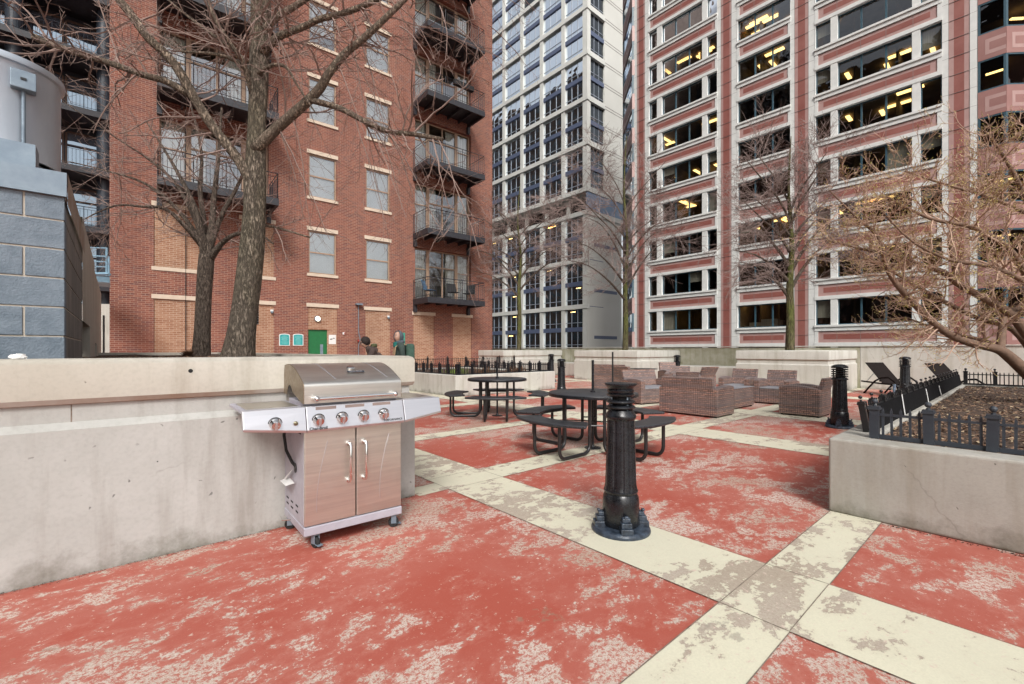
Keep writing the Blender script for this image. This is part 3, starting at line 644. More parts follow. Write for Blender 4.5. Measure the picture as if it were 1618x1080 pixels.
m=MB(); zt=bz(566,482); m.tube([(0,-.04,0),(0,-.04,1.45),(0,-.06,1.55),(.06,-.06,1.75),(.06,-.06,1.85),(0,-.04,2.1),(0,-.04,zt)],.018,6); m.build('pipe',M['galv'],t,smooth=True)
m=MB(); m.box(-.14,.14,-.22,-.01,zt,zt+.07); m.build('lamp_head',M['galv'],t,bevel=.01)
m=MB(); m.ball((-.02,-.09,1.72),.05); m.build('alarm_bell',plain('red_box',(.35,.03,.02)),t,smooth=True)
x=bt(543); z=bz(543,526.5); t=wallthing('alarm_strobe','small white and red alarm strobe between door and conduit','alarm',x,z)
m=MB(); m.box(-.05,.05,-.05,-.001,-.05,.05); m.build('housing',M['white'],t,bevel=.008); m=MB(); m.box(.01,.045,-.06,-.0505,-.04,.04); m.build('lens',plain('red_lens',(.4,.03,.02)),t)
x=bt(634); z=bz(634,534); t=wallthing('notice_board','single green notice sign on the brick behind the hooded person','sign',x,z)
m=MB(); m.box(-.19,.19,-.02,-.002,-.26,.26); m.build('panel',plain('green_sign',(.05,.30,.22)),t); m=MB(); m.box(-.12,.12,-.025,-.0205,-.02,.02); m.box(-.1,.1,-.025,-.0205,-.1,-.07); m.build('lettering',M['white'],t)
x0,x1=bt(396),bt(409); t=wallthing('wall_louvre','dark horizontal louvre grille in the tan brick behind the big trunk','louvre',(x0+x1)/2,0,y=.035)
m=MB(); z0,z1=bz(403,512),bz(403,477); w_=(x1-x0)/2
m.box(-w_,w_,-.004,-.001,z0,z1); m.build('backing',M['dark'],t)
m=MB(); n=9
for i in range(n):
    z=z0+(z1-z0)*(i+.5)/n; m.add([(-w_,-.005,z-.03),(w_,-.005,z-.03),(w_,-.05,z-.01),(-w_,-.05,z-.01),(-w_,-.005,z-.02),(w_,-.005,z-.02)],[(0,1,2,3),(3,2,5,4)])
m.build('blades',M['galv'],t)
t=wallthing('lightning_cable','thin dark cable running down the tan brick left of the second tree','cable',bt(293.5),0); m=MB(); m.tube([(0,-.02,0),(0,-.02,30.5)],.013,5); m.build('cable',M['dark'],t)
# balcony furniture
def patiochair(label,x,y,z,rz,col='dark',group='patio chairs on the lowest balcony'):
    p=onwall(x,z,y); t=thing('balcony_chair',label,'chair',p,AB+rz,group)
    m=MB(); m.box(-.24,.24,-.22,.22,.40,.43); m.build('seat',M[col],t,bevel=.01)
    m=MB(); m.add([(-.24,.20,.44),(.24,.20,.44),(.24,.34,.9),(-.24,.34,.9),(-.24,.23,.44),(.24,.23,.44),(.24,.37,.9),(-.24,.37,.9)],[(0,1,2,3),(4,7,6,5),(0,3,7,4),(1,5,6,2),(3,2,6,7),(0,4,5,1)]); m.build('backrest',M[col],t)
    for sx in (-1,1):
        m=MB(); m.tube([(sx*.26,-.24,0),(sx*.26,-.22,.62),(sx*.26,.24,.64),(sx*.25,.3,0)],.014,6); m.build('leg_frame',M['bal'],t,smooth=True)
M['bluef']=plain('blue_chair_fabric',(.10,.20,.32),rough=.8)
patiochair('blue patio chair at the left end of the lowest balcony',4.95,-.75,FL[0],R(40),'bluef')
patiochair('dark patio chair in the middle of the lowest balcony',6.3,-.7,FL[0],R(-10))
patiochair('dark reclined patio chair at the right end of the lowest balcony',7.15,-.75,FL[0],R(-60))
p=onwall(6.35,FL[3]+.80,-1.5); t=thing('balcony_planter_box','dark planter box hanging on the railing of the third balcony from the top','planter box',p,AB)
m=MB(); m.box(-.55,.55,-.14,.05,-.12,.12); m.build('box',M['dark'],t,bevel=.01)
# ------------------------------------------------------------------ dark building on the far left
VD=33.
DK=thing('dark_building','dark steel loft building with railed balconies, far left behind the brick block','building',(0,VD,0))
m=MB(); m.box(-16,6,.6,12,-6,62); m.build('wall',M['dk'],DK)
zs=[1.7+2.95*i for i in range(-1,20)]
for xx in (-13.5,-9.6,-5.55,-3.72,-.5,2.5):
    m=MB(); m.lathe([(.33,-6),(.33,62)],16,(xx,-.9,0)); m.build('column',M['dk'],DK,smooth=True)
for i,z in enumerate(zs):
    m=MB(); m.box(-16,6,-1.75,.598,z-.30,z); o=m.build('floor_slab',M['bal'],DK)
    if i<9: railing(-15.9,5.9,-1.68,z,.95,sp=.14,yb=.5).build('railing',M['dk'],o,fix=False)
    cols=[-15.6,-13.9,-12.2,-10.4,-8.6,-7.0,-5.1,-3.55,-2.0,-.3,1.4,3.1]
    f=MB(); g=MB()
    for a in cols:
        b=a+1.35; c=z+.06; d=z+2.3
        f.box(a-.08,a,.45,.597,c,d); f.box(b,b+.08,.45,.597,c,d); f.box(a,b,.45,.597,d,d+.08); f.box(a,b,.46,.597,z+1.62,z+1.70)
        g.quad((a,.55,c),(b,.55,c),(b,.55,d),(a,.55,d))
    o2=f.build('window_row',plain('brown_frame',(.14,.085,.06)) if i==0 else bpy.data.materials['brown_frame'],DK); g.build('glass_pane',M['glassdk'],o2,fix=False)
# ------------------------------------------------------------------ blue and cream tower
UB,VB=61.4,50.2
BT=thing('office_tower','cream gridded office tower with mirror glass between the brick and red granite buildings','building',(UB,VB,0))
# left face: x=0 plane, running along +y ; local frame for wall: s along y
z0=-6.; ZTT=92
bayw=5.62; nb=9; nf=22; fh=4.06
def bzf(i): return 1.3-.05+fh*i     # floor lines
m=MB(); m.box(3.2,30,.9,60,29.5,ZTT); m.box(3.2,9.,6.5,60,-6,29.4); m.build('core',M['dark'],BT)
# soffit void between z 25.5 and 29.5
pan_=MB(); 
pier=MB(); sp=MB(); 
ze=[1.0,9.0,17.2,25.4,29.4,37.5,45.3,53.2,61.2,69.2,77.2,85.2,92]
for k in range(nb+1):
    y=k*bayw; w_=.55 if k else .95
    ya=0 if k==0 else y-.42; yb=1.0 if k==0 else y+.42
    for (a,b) in ((z0,25.0),(29.9,ZTT)): pier.box(-.02,.55,ya+ (.0 if k else 0),yb,a,b)
    if k: pier.lathe([(.42,25.0),(.42,29.9)],12,(1.5,y,0))
pier.box(.55,.95,0.0,1.0,29.9,ZTT)
pier.build('pier',M['bw'],BT)
for z in ze: sp.box(-.16,.5,-.16,nb*bayw,z-.38,z+.38)
for z in ze[5:]: sp.box(.5,4.9,-.16,.5,z-.45,z+.45)
sp.box(.5,11,-.16,.5,ze[4]-.45,ze[4]+.45); sp.box(.5,11,-.16,.5,ze[3]-.45,ze[3]+.45)
sp.box(.5,3.1,.0,nb*bayw,29.0,29.4)
sp.build('spandrel',M['bw'],BT)
# windows
cnt=0
def towerwin(face,a,b,c,d,mid):
    """face 'L': x=0 plane, a..b along y ; face 'R': y=0 plane, a..b along x"""
    f=MB(); g=MB(); q=.28
    def bx(mb,s0,s1,y0,y1,zA,zB):
        if face=='L': mb.box(y0,y1,s0,s1,zA,zB)
        else: mb.box(s0,s1,y0,y1,zA,zB)
    W=b-a
    for i in (1,2): bx(f,a+W*i/3-.05,a+W*i/3+.05,q,q+.1,c,d)
    bx(f,a,b,q-.01,q+.09,c+(d-c)*.26-.05,c+(d-c)*.26+.05)
    o=f.build('window',M['bmul'],BT)
    if face=='L': g.quad((q+.06,a,c),(q+.06,b,c),(q+.06,b,d),(q+.06,a,d))
    else: g.quad((a,q+.06,c),(b,q+.06,c),(b,q+.06,d),(a,q+.06,d))
    g.build('glass_pane',M['glassb'] if (face=='L') else M['glassbd'],o,fix=False)
zpairs=[(ze[i],ze[i+1]) for i in range(len(ze)-1)]
for i,(a,b) in enumerate(zpairs):
    if i==3: 
        continue
    mz=(a+b)/2
    for k in range(nb):
        y0=k*bayw+(.42 if k else 1.0); y1=(k+1)*bayw-.42
        if k>4 or i>9 or (i==9 and k<3): continue
        bq=MB(); bq.box(.12,.5,y0,y1,mz-.38,mz+.38); bq.build('blue_spandrel',M['bb'],BT)
        for (c,d) in ((a+.45,mz-.38),(mz+.38,b-.45)):
            if cnt<100: towerwin('L',y0,y1,c,d,0); cnt+=1
    if 4<=i<=8: 
        bq=MB(); bq.box(.95,4.9,.12,.5,mz-.38,mz+.38); bq.build('blue_spandrel',M['bb'],BT)
        towerwin('R',.95,4.9,a+.45,mz-.38,0); towerwin('R',.95,4.9,mz+.38,b-.45,0)
m=MB(); m.box(.4,.6,.3,nb*bayw,-6,25.0); m.box(.4,.6,.3,nb*bayw,29.4,ZTT); m.build('backing',M['glassbd'],BT)
m=MB(); m.box(.72,4.95,.5,.6,29.5,ZTT); m.build('backing',M['glassbd'],BT)
m=MB(); m.box(.01,10.9,-.05,.3,25.86,28.94); m.build('blue_panel',M['bbl'],BT)
# concrete side: upper flat with joints, lower rounded
m=MB(); m.box(4.9,14,.02,.5,29.0,ZTT); m.build('side_wall',M['bc'],BT)
m=MB()
for z in ze[4:]:
    for o_ in (-.25,.25,3.75,4.25): m.box(4.95,13.9,-.0,.021,z+o_-.05,z+o_+.05)
m.build('wall_joint',M['gj'],BT)
m=MB(); n=14; vs=[]; fs=[]
pts=[(0,-.03),(4.5,-.03),(9.2,-.03)]+[(9.2+2.8*math.sin(PI/2*i/n),-.03+2.8*(1-math.cos(PI/2*i/n))) for i in range(1,n+1)]+[(12,12)]
for i in range(len(pts)-1): m.quad((pts[i][0],pts[i][1],-6),(pts[i+1][0],pts[i+1][1],-6),(pts[i+1][0],pts[i+1][1],24.95),(pts[i][0],pts[i][1],24.95))
m.build('rounded_wall',M['bc'],BT,smooth='all',fix=False)
for z in (3.6,11.9,20.): m=MB(); m.box(1.9,8.6,-.07,-.035,z-.28,z+.28); m.build('blue_stripe',M['bb'],BT)
for z in (1.,9,17.2): m=MB(); m.box(0,4.5,-.05,-.031,z-.05,z+.05); m.build('wall_joint',M['bb'],BT)
# ceiling glow inside the lowest floors
r=random.Random(9)
for k in range(14):
    b_=r.randint(0,6); i=r.choice((0,0,0,1,1,2)); a,b=zpairs[i]; zz_=r.choice((b-.9,(a+b)/2-.8)); y=b_*bayw+1.4+r.uniform(0,2)
    m=MB(); m.box(.325,.335,y,y+1.1,zz_,zz_+.12); m.build('ceiling_light',M['lampw'],BT)

# ------------------------------------------------------------------ neighbours only seen as reflections in the glass
M['nb']=plain('brown_masonry',(.06,.035,.025),(.09,.06,.045),rough=.9,scale=.2); M['nbw']=plain('dark_office_window',(.02,.022,.026),rough=.3)
def neighbour(name,label,x0,x1,y0,y1,h,fx,stag):
    t=thing(name,label,'building',(x0,y0,0)); m=MB(); W=x1-x0; D=y1-y0
    r=random.Random(stag); n=6
    for i in range(n): m.box(0,W,D*i/n,D*(i+1)/n-.01,-6,h+r.uniform(-.06,.06)*h)
    m.build('wall',M['nb'],t); m=MB(); x=W if fx else 0
    for i in range(int(h/3.9)):
        for j in range(int(D/4)):
            if r.random()<.9: m.box(x-.03,x+.03,j*4+.9,j*4+3.1,i*3.9+1,i*3.9+3.2)
    m.build('window_grid',M['nbw'],t)
neighbour('masonry_tower','tall brown masonry tower mirrored in the lower glass of the cream office tower',0,20,42,190,84,True,3)
neighbour('masonry_block','brown masonry block mirrored in the windows of the red granite building',-95,-70,-60,50,80,True,5)
# ------------------------------------------------------------------ red granite office building (plane u=44.7 facing -u)
UR=44.7
RB=thing('granite_building','red and pink granite office building with white banded window bays and teal mullions','building',(UR,0,0))
def rv(px):
    k=(px-HX)/F; du=math.sin(CA)+math.cos(CA)*k; dv=math.cos(CA)-math.sin(CA)*k; return UR*dv/du
SILL=[3.42+3.91*n for n in range(-1,14)]; WH=2.14
VL,VR=rv(1003),rv(1545); ZR=56
def rbox(mb,va,vb,x0,x1,z0,z1): mb.box(x0,x1,min(va,vb),max(va,vb),z0,z1)
# vertical strips: (px0,px1,mat,proud)
strips=[(1000,1006.3,'gw',.0),(1006.3,1009,'gp',.03),(1009,1016.5,'gr',.03),(1016.5,1019,'gp',.03),(1019,1024.3,'gw',.0),
(1133.4,1139,'gw',0),(1139,1142.5,'gp',.03),(1142.5,1152.5,'gr',.03),(1152.5,1155.8,'gp',.03),(1155.8,1164.4,'gw',0),
(1249.5,1255.3,'gw',0),(1255.3,1260.5,'gp',.03),(1260.5,1272,'gr',.03),(1272,1277.5,'gp',.03),(1277.5,1287.2,'gw',0),
(1488.5,1498.8,'gw',0),(1498.8,1507,'gp',.03),(1507,1523.5,'gr',.03),(1523.5,1532.5,'gp',.03),(1532.5,1544.5,'gw',0)]
for a,b,mt,pr in strips:
    m=MB(); rbox(m,rv(a),rv(b),0+pr,.5,-8,ZR); m.build('pilaster' if mt=='gw' else 'pilaster_stripe',M[mt],RB)
m=MB()
for (a,b) in ((1000,1024.3),(1133.4,1164.4),(1249.5,1287.2),(1488.5,1544.5)):
    z=-6.5
    while z<ZR: rbox(m,rv(a),rv(b),-.004,.035,z-.008,z+.008); z+=1.303
for a,b,mt,pr in strips:
    if mt=='gw' : rbox(m,rv(b)-.01,rv(b)+.01,-.003,.034,-8,ZR)
m.build('stone_joint',M['gj'],RB)
bays=[(1024.3,1133.4,[(1025.2,1038),(1045.5,1109.4),(1117.2,1133)],[3]),
      (1164.4,1249.5,[(1165.2,1248.6)],[3]),
      (1287.2,1488.5,[(1288.2,1312.4),(1323.2,1441),(1454.2,1488)],[3])]
lr=random.Random(11)
for bi,(pa,pb,wins,_) in enumerate(bays):
    va,vb=rv(pa),rv(pb)
    slabs=MB()
    nmax=[11,9,8][bi]
    for n,s in enumerate(SILL):
        if n>nmax+1: break
        top=s-1.77; white=MB(); pink=MB(); red=MB(); gro=MB()
        rbox(white,va,vb,-.16,.42,s-.17,s); rbox(white,va,vb,-.06,.42,s-.50,s-.17)       # sill
        rbox(white,va,vb,-.06,.42,s-1.77,s-1.47)                                        # lintel
        e=.38 if bi!=2 else .42
        rbox(white,va,va-e*.6,-.02,.42,s-1.47,s-.50); rbox(white,vb+e*.6,vb,-.02,.42,s-1.47,s-.50)
        rbox(pink,va-e*.6,vb+e*.6,.04,.42,s-1.47,s-.50)
        rbox(red,va-e*1.5,vb+e*1.5,.030,.0395,s-1.20,s-.77)
        rbox(gro,va-e*.6+.02,vb+e*.6-.02,.02,.0385,s-.535,s-.50)
        nw=[4,3,5][bi]
        for i in range(1,nw):
            v=va+(vb-va)*i/nw; rbox(gro,v-.012,v+.012,.026,.0385,s-1.47,s-.535)
        # piers between windows
        edges=[pa]+[x for w in wins for x in w]+[pb]
        for i in range(0,len(edges),2):
            if abs(rv(edges[i])-rv(edges[i+1]))>.02: rbox(white,rv(edges[i]),rv(edges[i+1]),-.02,.42,s,s+WH)
        wo=white.build('bay_stonework',M['gw'],RB); pink.build('granite_panel',M['gp'],wo); red.build('granite_inlay',M['gr'],wo); gro.build('joint_line',M['gj'],wo)
        # floor / ceiling slab and room back wall
        rbox(slabs,va+.2,vb-.2,.43,6,s-1.3,s-.6); 
        if n<=nmax:
            for wi,(wa,wb) in enumerate(wins):
                a,b=rv(wa),rv(wb); lo,hi=min(a,b),max(a,b)
                f=MB(); f.box(.26,.36,lo,lo+.07,s,s+WH); f.box(.26,.36,hi-.07,hi,s,s+WH); f.box(.26,.36,lo+.07,hi-.07,s,s+.08); f.box(.26,.36,lo+.07,hi-.07,s+WH-.08,s+WH)
                if hi-lo>3:
                    for q in (1,2): yy=lo+(hi-lo)*q/3; f.box(.25,.36,yy-.06,yy+.06,s+.08,s+WH-.08)
                o=f.build('window',M['tmull'],RB)
                g=MB(); g.quad((.32,lo+.02,s+.02),(.32,hi-.02,s+.02),(.32,hi-.02,s+WH-.02),(.32,lo+.02,s+WH-.02)); g.build('glass_pane',M['glassr'],o,fix=False)
            for wa,wb in wins:
                if lr.random()<.3:
                    lo,hi=sorted((rv(wa),rv(wb)))
                    if hi-lo>3: q=lr.randint(0,2); lo,hi=lo+(hi-lo)*q/3,lo+(hi-lo)*(q+1)/3
                    bm_=MB(); zb_=s+WH*lr.choice((.0,.3,.5,.6)); bm_.quad((.45,lo,zb_),(.45,hi,zb_),(.45,hi,s+WH),(.45,lo,s+WH)); bm_.build('roller_blind',M['curt'],RB,fix=False)
            # contents
            lit=lr.random()<(.75 if bi==2 else .6)
            if lit:
                nn=lr.randint(2,5)
                for q in range(nn):
                    v=vb+(va-vb)*lr.uniform(.08,.92); x=lr.uniform(1.2,4.5); L=lr.choice((1.2,1.2,2.2))
                    l=MB(); 
                    if lr.random()<.5: l.box(x,x+L,v,v+.3,s+WH+.30,s+WH+.38)
                    else: l.box(x,x+.4,v,v+1.6,s+WH+.30,s+WH+.38)
                    l.build('ceiling_light',M['lampw'],RB)
            d=MB()
            for q in range(lr.randint(1,4)):
                v=vb+(va-vb)*lr.uniform(.1,.9); x=lr.uniform(.8,3); d.box(x,x+.6,v,v+lr.uniform(.4,1.6),s-.59,s+lr.uniform(.2,.9))
            d.build('office_furniture',M['curt' if lr.random()<.4 else 'room'],RB)
    rbox(slabs,va+.1,vb-.1,6,6.2,-8,ZR); rbox(slabs,va+.25,va+.05,.43,6,-8,ZR); rbox(slabs,vb-.05,vb-.25,.43,6,-8,ZR)
    # a couple of cross walls
    for q in (.35,.7): v=vb+(va-vb)*q; rbox(slabs,v,v+.12,2.2,6,-8,ZR)
    slabs.build('interior',M['room'],RB)
# body behind
m=MB(); m.box(6.5,30,VR-20,VL,-8,ZR); m.box(-.02,6.5,VR-20,VR-9,-8,ZR); m.build('core',M['gp'],RB)
m=MB(); m.box(.5,6.5,VL-.3,VL,-8,ZR); m.build('end_wall',M['gw'],RB)
# angled bay at the left corner and stepped bay at the right corner
def angled(px,v0,dx,dy,L,nmax,seed):
    """facet starting at (0,v0) local, going in direction (dx,dy) for L metres"""
    T=Matrix.Translation((0,v0,0))@Matrix.Rotation(math.atan2(dy,dx),4,'Z'); r=random.Random(seed)
    side=-1
    for n,s in enumerate(SILL):
        if n>nmax: break
        P=MB(T);Q=MB(T);W=MB(T)
        P.box(0,L,-.02,.4,s-1.77,s-.02+.02); Q.box(.35,L-.0,-.028,-.0205,s-1.45,s-.42); W.box(.55,L,-.034,-.0285,s-1.2,s-.67)
        wo=P.build('corner_spandrel',M['gd'],RB); Q.build('granite_inlay',M['gp'],wo); W.build('granite_inlay',M['gd'],wo)
        f=MB(T); f.box(0,.12,0,.2,s,s+WH); f.box(L-.12,L,0,.2,s,s+WH); f.box(.12,L-.12,0,.2,s,s+.1); f.box(.12,L-.12,0,.2,s+WH-.1,s+WH)
        o=f.build('window',M['tmull'],RB); g=MB(T); g.quad((.1,.12,s+.05),(L-.1,.12,s+.05),(L-.1,.12,s+WH-.05),(.1,.12,s+WH-.05)); g.build('glass_pane',M['glassr'],o,fix=False)
        if r.random()<.6:
            l=MB(T); q=r.uniform(.2,.7)*L; l.box(q,q+.9,2.2,2.4,s+WH-.12,s+WH-.04); l.build('ceiling_light',M['lampw'],RB)
    b=MB(T); b.box(0,L,4,4.2,-8,ZR)
    for s in SILL: b.box(0,L,.41,4,s-1.3,s-.6)
    b.build('interior',M['room'],RB)
vR=rv(1590)
angled(0,rv(1545),0,-1,rv(1545)-vR,9,1)
angled(0,vR,.7071,-.7071,5.,9,2)
angled(0,VL+4.2,-.62,-.78,5.2,12,3) if False else None
TL=VL
# receding left corner facet (45 degrees)
def leftfacet():
    T=Matrix.Translation((0,TL,0))@Matrix.Rotation(math.atan2(.7,.7),4,'Z'); L=6.0
    # outward normal must face -u/+v side seen from the terrace; boxes are double sided so only depth matters
    for n,s in enumerate(SILL):
        if n>12: break
        P=MB(T);Q=MB(T)
        P.box(0,L,0,.3,s-1.77,s); Q.box(.25,L-.25,.3,.312,s-1.4,s-.37); wo=P.build('corner_spandrel',M['gp'],RB); Q.build('granite_inlay',M['gr'],wo)
        f=MB(T); f.box(0,.15,.1,.3,s,s+WH); f.box(L-.15,L,.1,.3,s,s+WH); f.box(.15,L-.15,.15,.25,s,s+.08)
        o=f.build('window',M['tmull'],RB); g=MB(T); g.quad((.1,.2,s+.02),(L-.1,.2,s+.02),(L-.1,.2,s+WH),(.1,.2,s+WH)); g.build('glass_pane',M['glassbd'],o,fix=False)
leftfacet()
# ------------------------------------------------------------------ block pier, duct, ramp wall on the left
UC=-.28; VC=4.47
BP=thing('block_pier','blue grey concrete block pier with a galvanised steel cap beam at the left edge','wall',(UC,VC,0))
bw,bh=.405,.2032; z=1.20; row=0; joint=.011
blk=MB(); mor=MB(); 
mor.box(-3.2,-.006,.006,2.1,1.1,2.38)
while z<2.36:
    top=min(z+bh-joint,2.375)
    x=-(bw/2 if row%2 else bw)+.0
    x=-.0; first=True
    while x>-3.2:
        w_=bw/2 if (first and row%2) else bw
        blk.box(max(x-w_+joint,-3.2),x if first else x,-.002,.15,z,top); x-=w_; first=False
    z+=bh; row+=1
blk.build('block_face',M['cmu'],BP,bevel=.004)
sb=MB(); z=1.20; row=0
while z<2.36:
    top=min(z+bh-joint,2.375); y=.151; first=True
    while y<2.12:
        w_=bw/2 if (first and row%2==0) else bw
        sb.box(-.15,-.001,y,min(y+w_-joint,2.12),z,top); y+=w_; first=False
    z+=bh; row+=1
sb.build('block_side',M['cmus'],BP,bevel=.003); mor.build('mortar_bed',M['mortar'],BP)
m=MB(); m.box(-3.2,.012,-.03,.0,2.378,2.545); m.box(-3.2,.012,-.001+.002,.25,2.53,2.545); m.build('cap_beam',M['galv'],BP)
m=MB(); 
yy=[0+2.2*i/10 for i in range(11)]
for i in range(10):
    m.quad((.016,yy[i],2.33),(.016,yy[i+1],2.33),(.016,yy[i+1],2.55),(.016,yy[i],2.55))
m.build('flashing',M['groove'],BP)
m=MB(); m.box(-3,-.17,.3,.5,2.546,2.80); m.build('equipment_post',M['galv'],BP)
RW=thing('ramp_wall','tall tan concrete wall with low openings running back behind the block pier','wall',(UC,6.62,0))
m=MB(); 
T=Matrix.Rotation(R(90),4,'Z')
w=MB(T); 
hs=[(.02,1.75,1.2,1.62,.3),(2.6,3.6,1.2,1.5,.3)]
# local x of T runs along +v ; front (y=0) faces +u
TT=Matrix(((0,-1,0,0),(1,0,0,0),(0,0,1,0),(0,0,0,1))); w.T=TT
wallholes(w,0,3.4,0,2.72,hs[:1],.3); wallholes(w,3.4,7.4,0,2.60,[(3.6,4.5,1.2,1.42,.3)],.3)
w.quad((0,0,2.72),(3.4,0,2.72),(3.4,.3,2.72),(0,.3,2.72)); w.quad((3.4,0,2.60),(7.4,0,2.60),(7.4,.3,2.60),(3.4,.3,2.60)); w.quad((7.4,0,0),(7.4,.3,0),(7.4,.3,2.6),(7.4,0,2.6))
w.quad((0,.3,0),(7.4,.3,0),(7.4,.3,1.2),(0,.3,1.2)); 
w.build('wall_face',concrete('ramp_concrete',(.43,.40,.35),(.50,.47,.41),stain=(.26,.21,.16),base=False),RW,fix=False)
m=MB(TT); m.box(0,7.3,.9,1.0,0,2.4); m.build('inner_wall',M['concR'],RW)
t=thing('low_concrete_block','short rounded concrete post in front of the block pier on the planter cap','block',(-1.0,3.98,0))
m=MB(); m.box(-.5,.26,-.14,.2,1.1,1.475); m.build('post',M['conctop'],t,bevel=.05,seg=4)
m=MB(); rr=random.Random(4); m.ball((0,0,0),.024,7,(1.5,1,.7)); m.v=[(x+rr.uniform(-.006,.006),y+rr.uniform(-.006,.006),z+rr.uniform(-.006,.006)) for x,y,z in m.v]
pp=gpt=at(37,2.62,563.); tag(m.build('paper_scrap',M['white'],loc=(-.415,3.70,1.262)),'crumpled white paper scrap lying on the planter cap','litter')
# duct
D_=4.482; X_=-5.128
cu=math.sin(CA)*D_+math.cos(CA)*X_; cv=math.cos(CA)*D_-math.sin(CA)*X_
DU=thing('vent_hood','large pale aluminium vent drum with a rolled rim above the block pier','vent',(cu,cv,0))
m=MB(); r0=.45; m.lathe([(r0-.015,3.16),(r0,3.16),(r0,4.02),(r0+.015,4.05),(r0+.02,4.09),(r0-.0,4.10),(r0-.02,4.05),(r0-.02,3.16)],72); m.build('drum',M['duct'],DU,smooth=True)
m=MB(); m.lathe([(r0+.002,4.03),(r0+.03,4.04),(r0+.035,4.07),(r0+.03,4.10),(r0+.0,4.11)],72,capt=False); m.build('rim',M['duct'],DU,smooth=True)
m=MB(); m.lathe([(r0*.82,2.55),(r0*.82,3.4)],48); m.build('inner_sleeve',M['galv'],DU,smooth=True)
fwd=Vector((math.sin(CA),math.cos(CA))); rt=Vector((math.cos(CA),-math.sin(CA)))
# conduit + box at photo column 38
def camdir(px): k=(px-HX)/F; return (fwd+rt*k)
cd=camdir(37); C=Vector((cu,cv)); a_=cd.dot(cd); b_=-2*cd.dot(C); c_=C.dot(C)-(r0+.03)**2; tt=(-b_-math.sqrt(max(0,b_*b_-4*a_*c_)))/(2*a_); q=cd*tt
m=MB(); m.tube([(q.x-cu,q.y-cv,2.62),(q.x-cu,q.y-cv,3.78)],.017,10); m.build('conduit',M['galv'],DU,smooth=True)
T=Matrix.Translation((q.x-cu,q.y-cv,3.78))@Matrix.Rotation(math.atan2(-(q.y),-(q.x))+PI/2,4,'Z'); m=MB(T); m.box(-.085,.085,-.07,.05,0,.17); m.build('junction_box',M['galv'],DU,bevel=.006)
m=MB(T); m.box(-.02,.02,-.078,-.0705,.08,.10); m.build('latch',M['black'],DU)
m=MB(T); m.box(-.12,.12,-.06,.06,-1.24,-1.18); m.build('foot_bracket',M['galv'],DU)
# light blue stair railing + pale gate behind
t=thing('stair_railing','light blue steel stair landing railing squeezed between the ramp wall and the brick block','railing',(-1.2,12.9,0))
pA=at(140,13.,392); pB=at(171,13.,392)
m=MB(); base=t.location
def lp(px,py,D=13.): p=at(px,D,py); return (p.x-base.x,p.y-base.y,p.z)
for py in (391,404,412.5,420.5): m.tube([lp(120,py-1),lp(168.5,py+1)],.022,6)
m.tube([lp(168.5,391),lp(168.5,436)],.03,6); m.tube([lp(172,405),lp(172,436)],.025,6); 
m.build('rails',plain('light_blue_steel',(.22,.36,.46),rough=.5),t,fix=False)
a=lp(120,433); b=lp(173,433); m=MB(); m.tube([a,b],.06,4); m.box(min(a[0],b[0]),max(a[0],b[0]),a[1]-.1,a[1]+1.2,a[2]-.18,a[2]-.02); m.build('landing',bpy.data.materials['light_blue_steel'],t)
p0=at(120,15.5,480); p1=at(176,15.5,480)
t=thing('pale_wall_panel','narrow pale painted wall seen in the gap left of the brick block','wall',(p0.x,p0.y,0))
dx=Vector((p1.x-p0.x,p1.y-p0.y,0)); m=MB(); nrm=Vector((-dx.y,dx.x,0)).normalized()*.15
m.add([(0,0,0),dx,(dx.x,dx.y,p0.z),(0,0,p0.z),nrm,dx+nrm,(dx.x+nrm.x,dx.y+nrm.y,p0.z),(nrm.x,nrm.y,p0.z)],[(0,1,2,3),(4,7,6,5),(3,2,6,7),(0,3,7,4),(1,5,6,2)]); m.build('panel',M['concF'],t)
m=MB(); dd=dx.normalized(); q=dd*(dx.length*.80); m.tube([q-nrm*.2,(q.x-nrm.x*.2,q.y-nrm.y*.2,2.5)],.025,6); m.build('hose_pipe',M['black'],t)
# ------------------------------------------------------------------ gas grill
GR=thing('gas_grill','stainless steel gas grill with two doors and side shelves against the long planter','grill',(1.24,3.06,0),R(-2.0))
hw=.335
m=MB(); m.box(-hw,-hw+.012,.012,.50,.155,.80); p_=m.build('side_panel',M['paint_grey'],GR,bevel=.002)
for i,(y,z) in enumerate(((.42,.245),(.42,.205),(.30,.245),(.30,.205),(.17,.25),(.17,.21))): m=MB(); m.box(-hw-.001,-hw+.001,y-.03,y+.03,z-.006,z+.006); m.build('vent_slot',M['dark'],p_)
for y in (.42,.26,.10): m=MB(); m.box(-hw-.001,-hw+.001,y-.03,y+.03,.745,.755); m.build('vent_slot',M['dark'],p_)
m=MB(); m.box(hw-.012,hw,.012,.50,.155,.80); m.build('side_panel',M['paint_grey'],GR,bevel=.002)
m=MB(); m.box(-hw+.012,hw-.012,.485,.495,.155,.80); m.build('back_panel',M['paint_grey'],GR)
m=MB(); m.box(-hw+.012,hw-.012,.02,.484,.155,.165); m.build('bottom_shelf',M['paint_grey'],GR)
m=MB(); m.box(-hw-.004,hw+.004,-.018,.505,.095,.152); m.build('base_frame',M['paint_grey'],GR,bevel=.006)
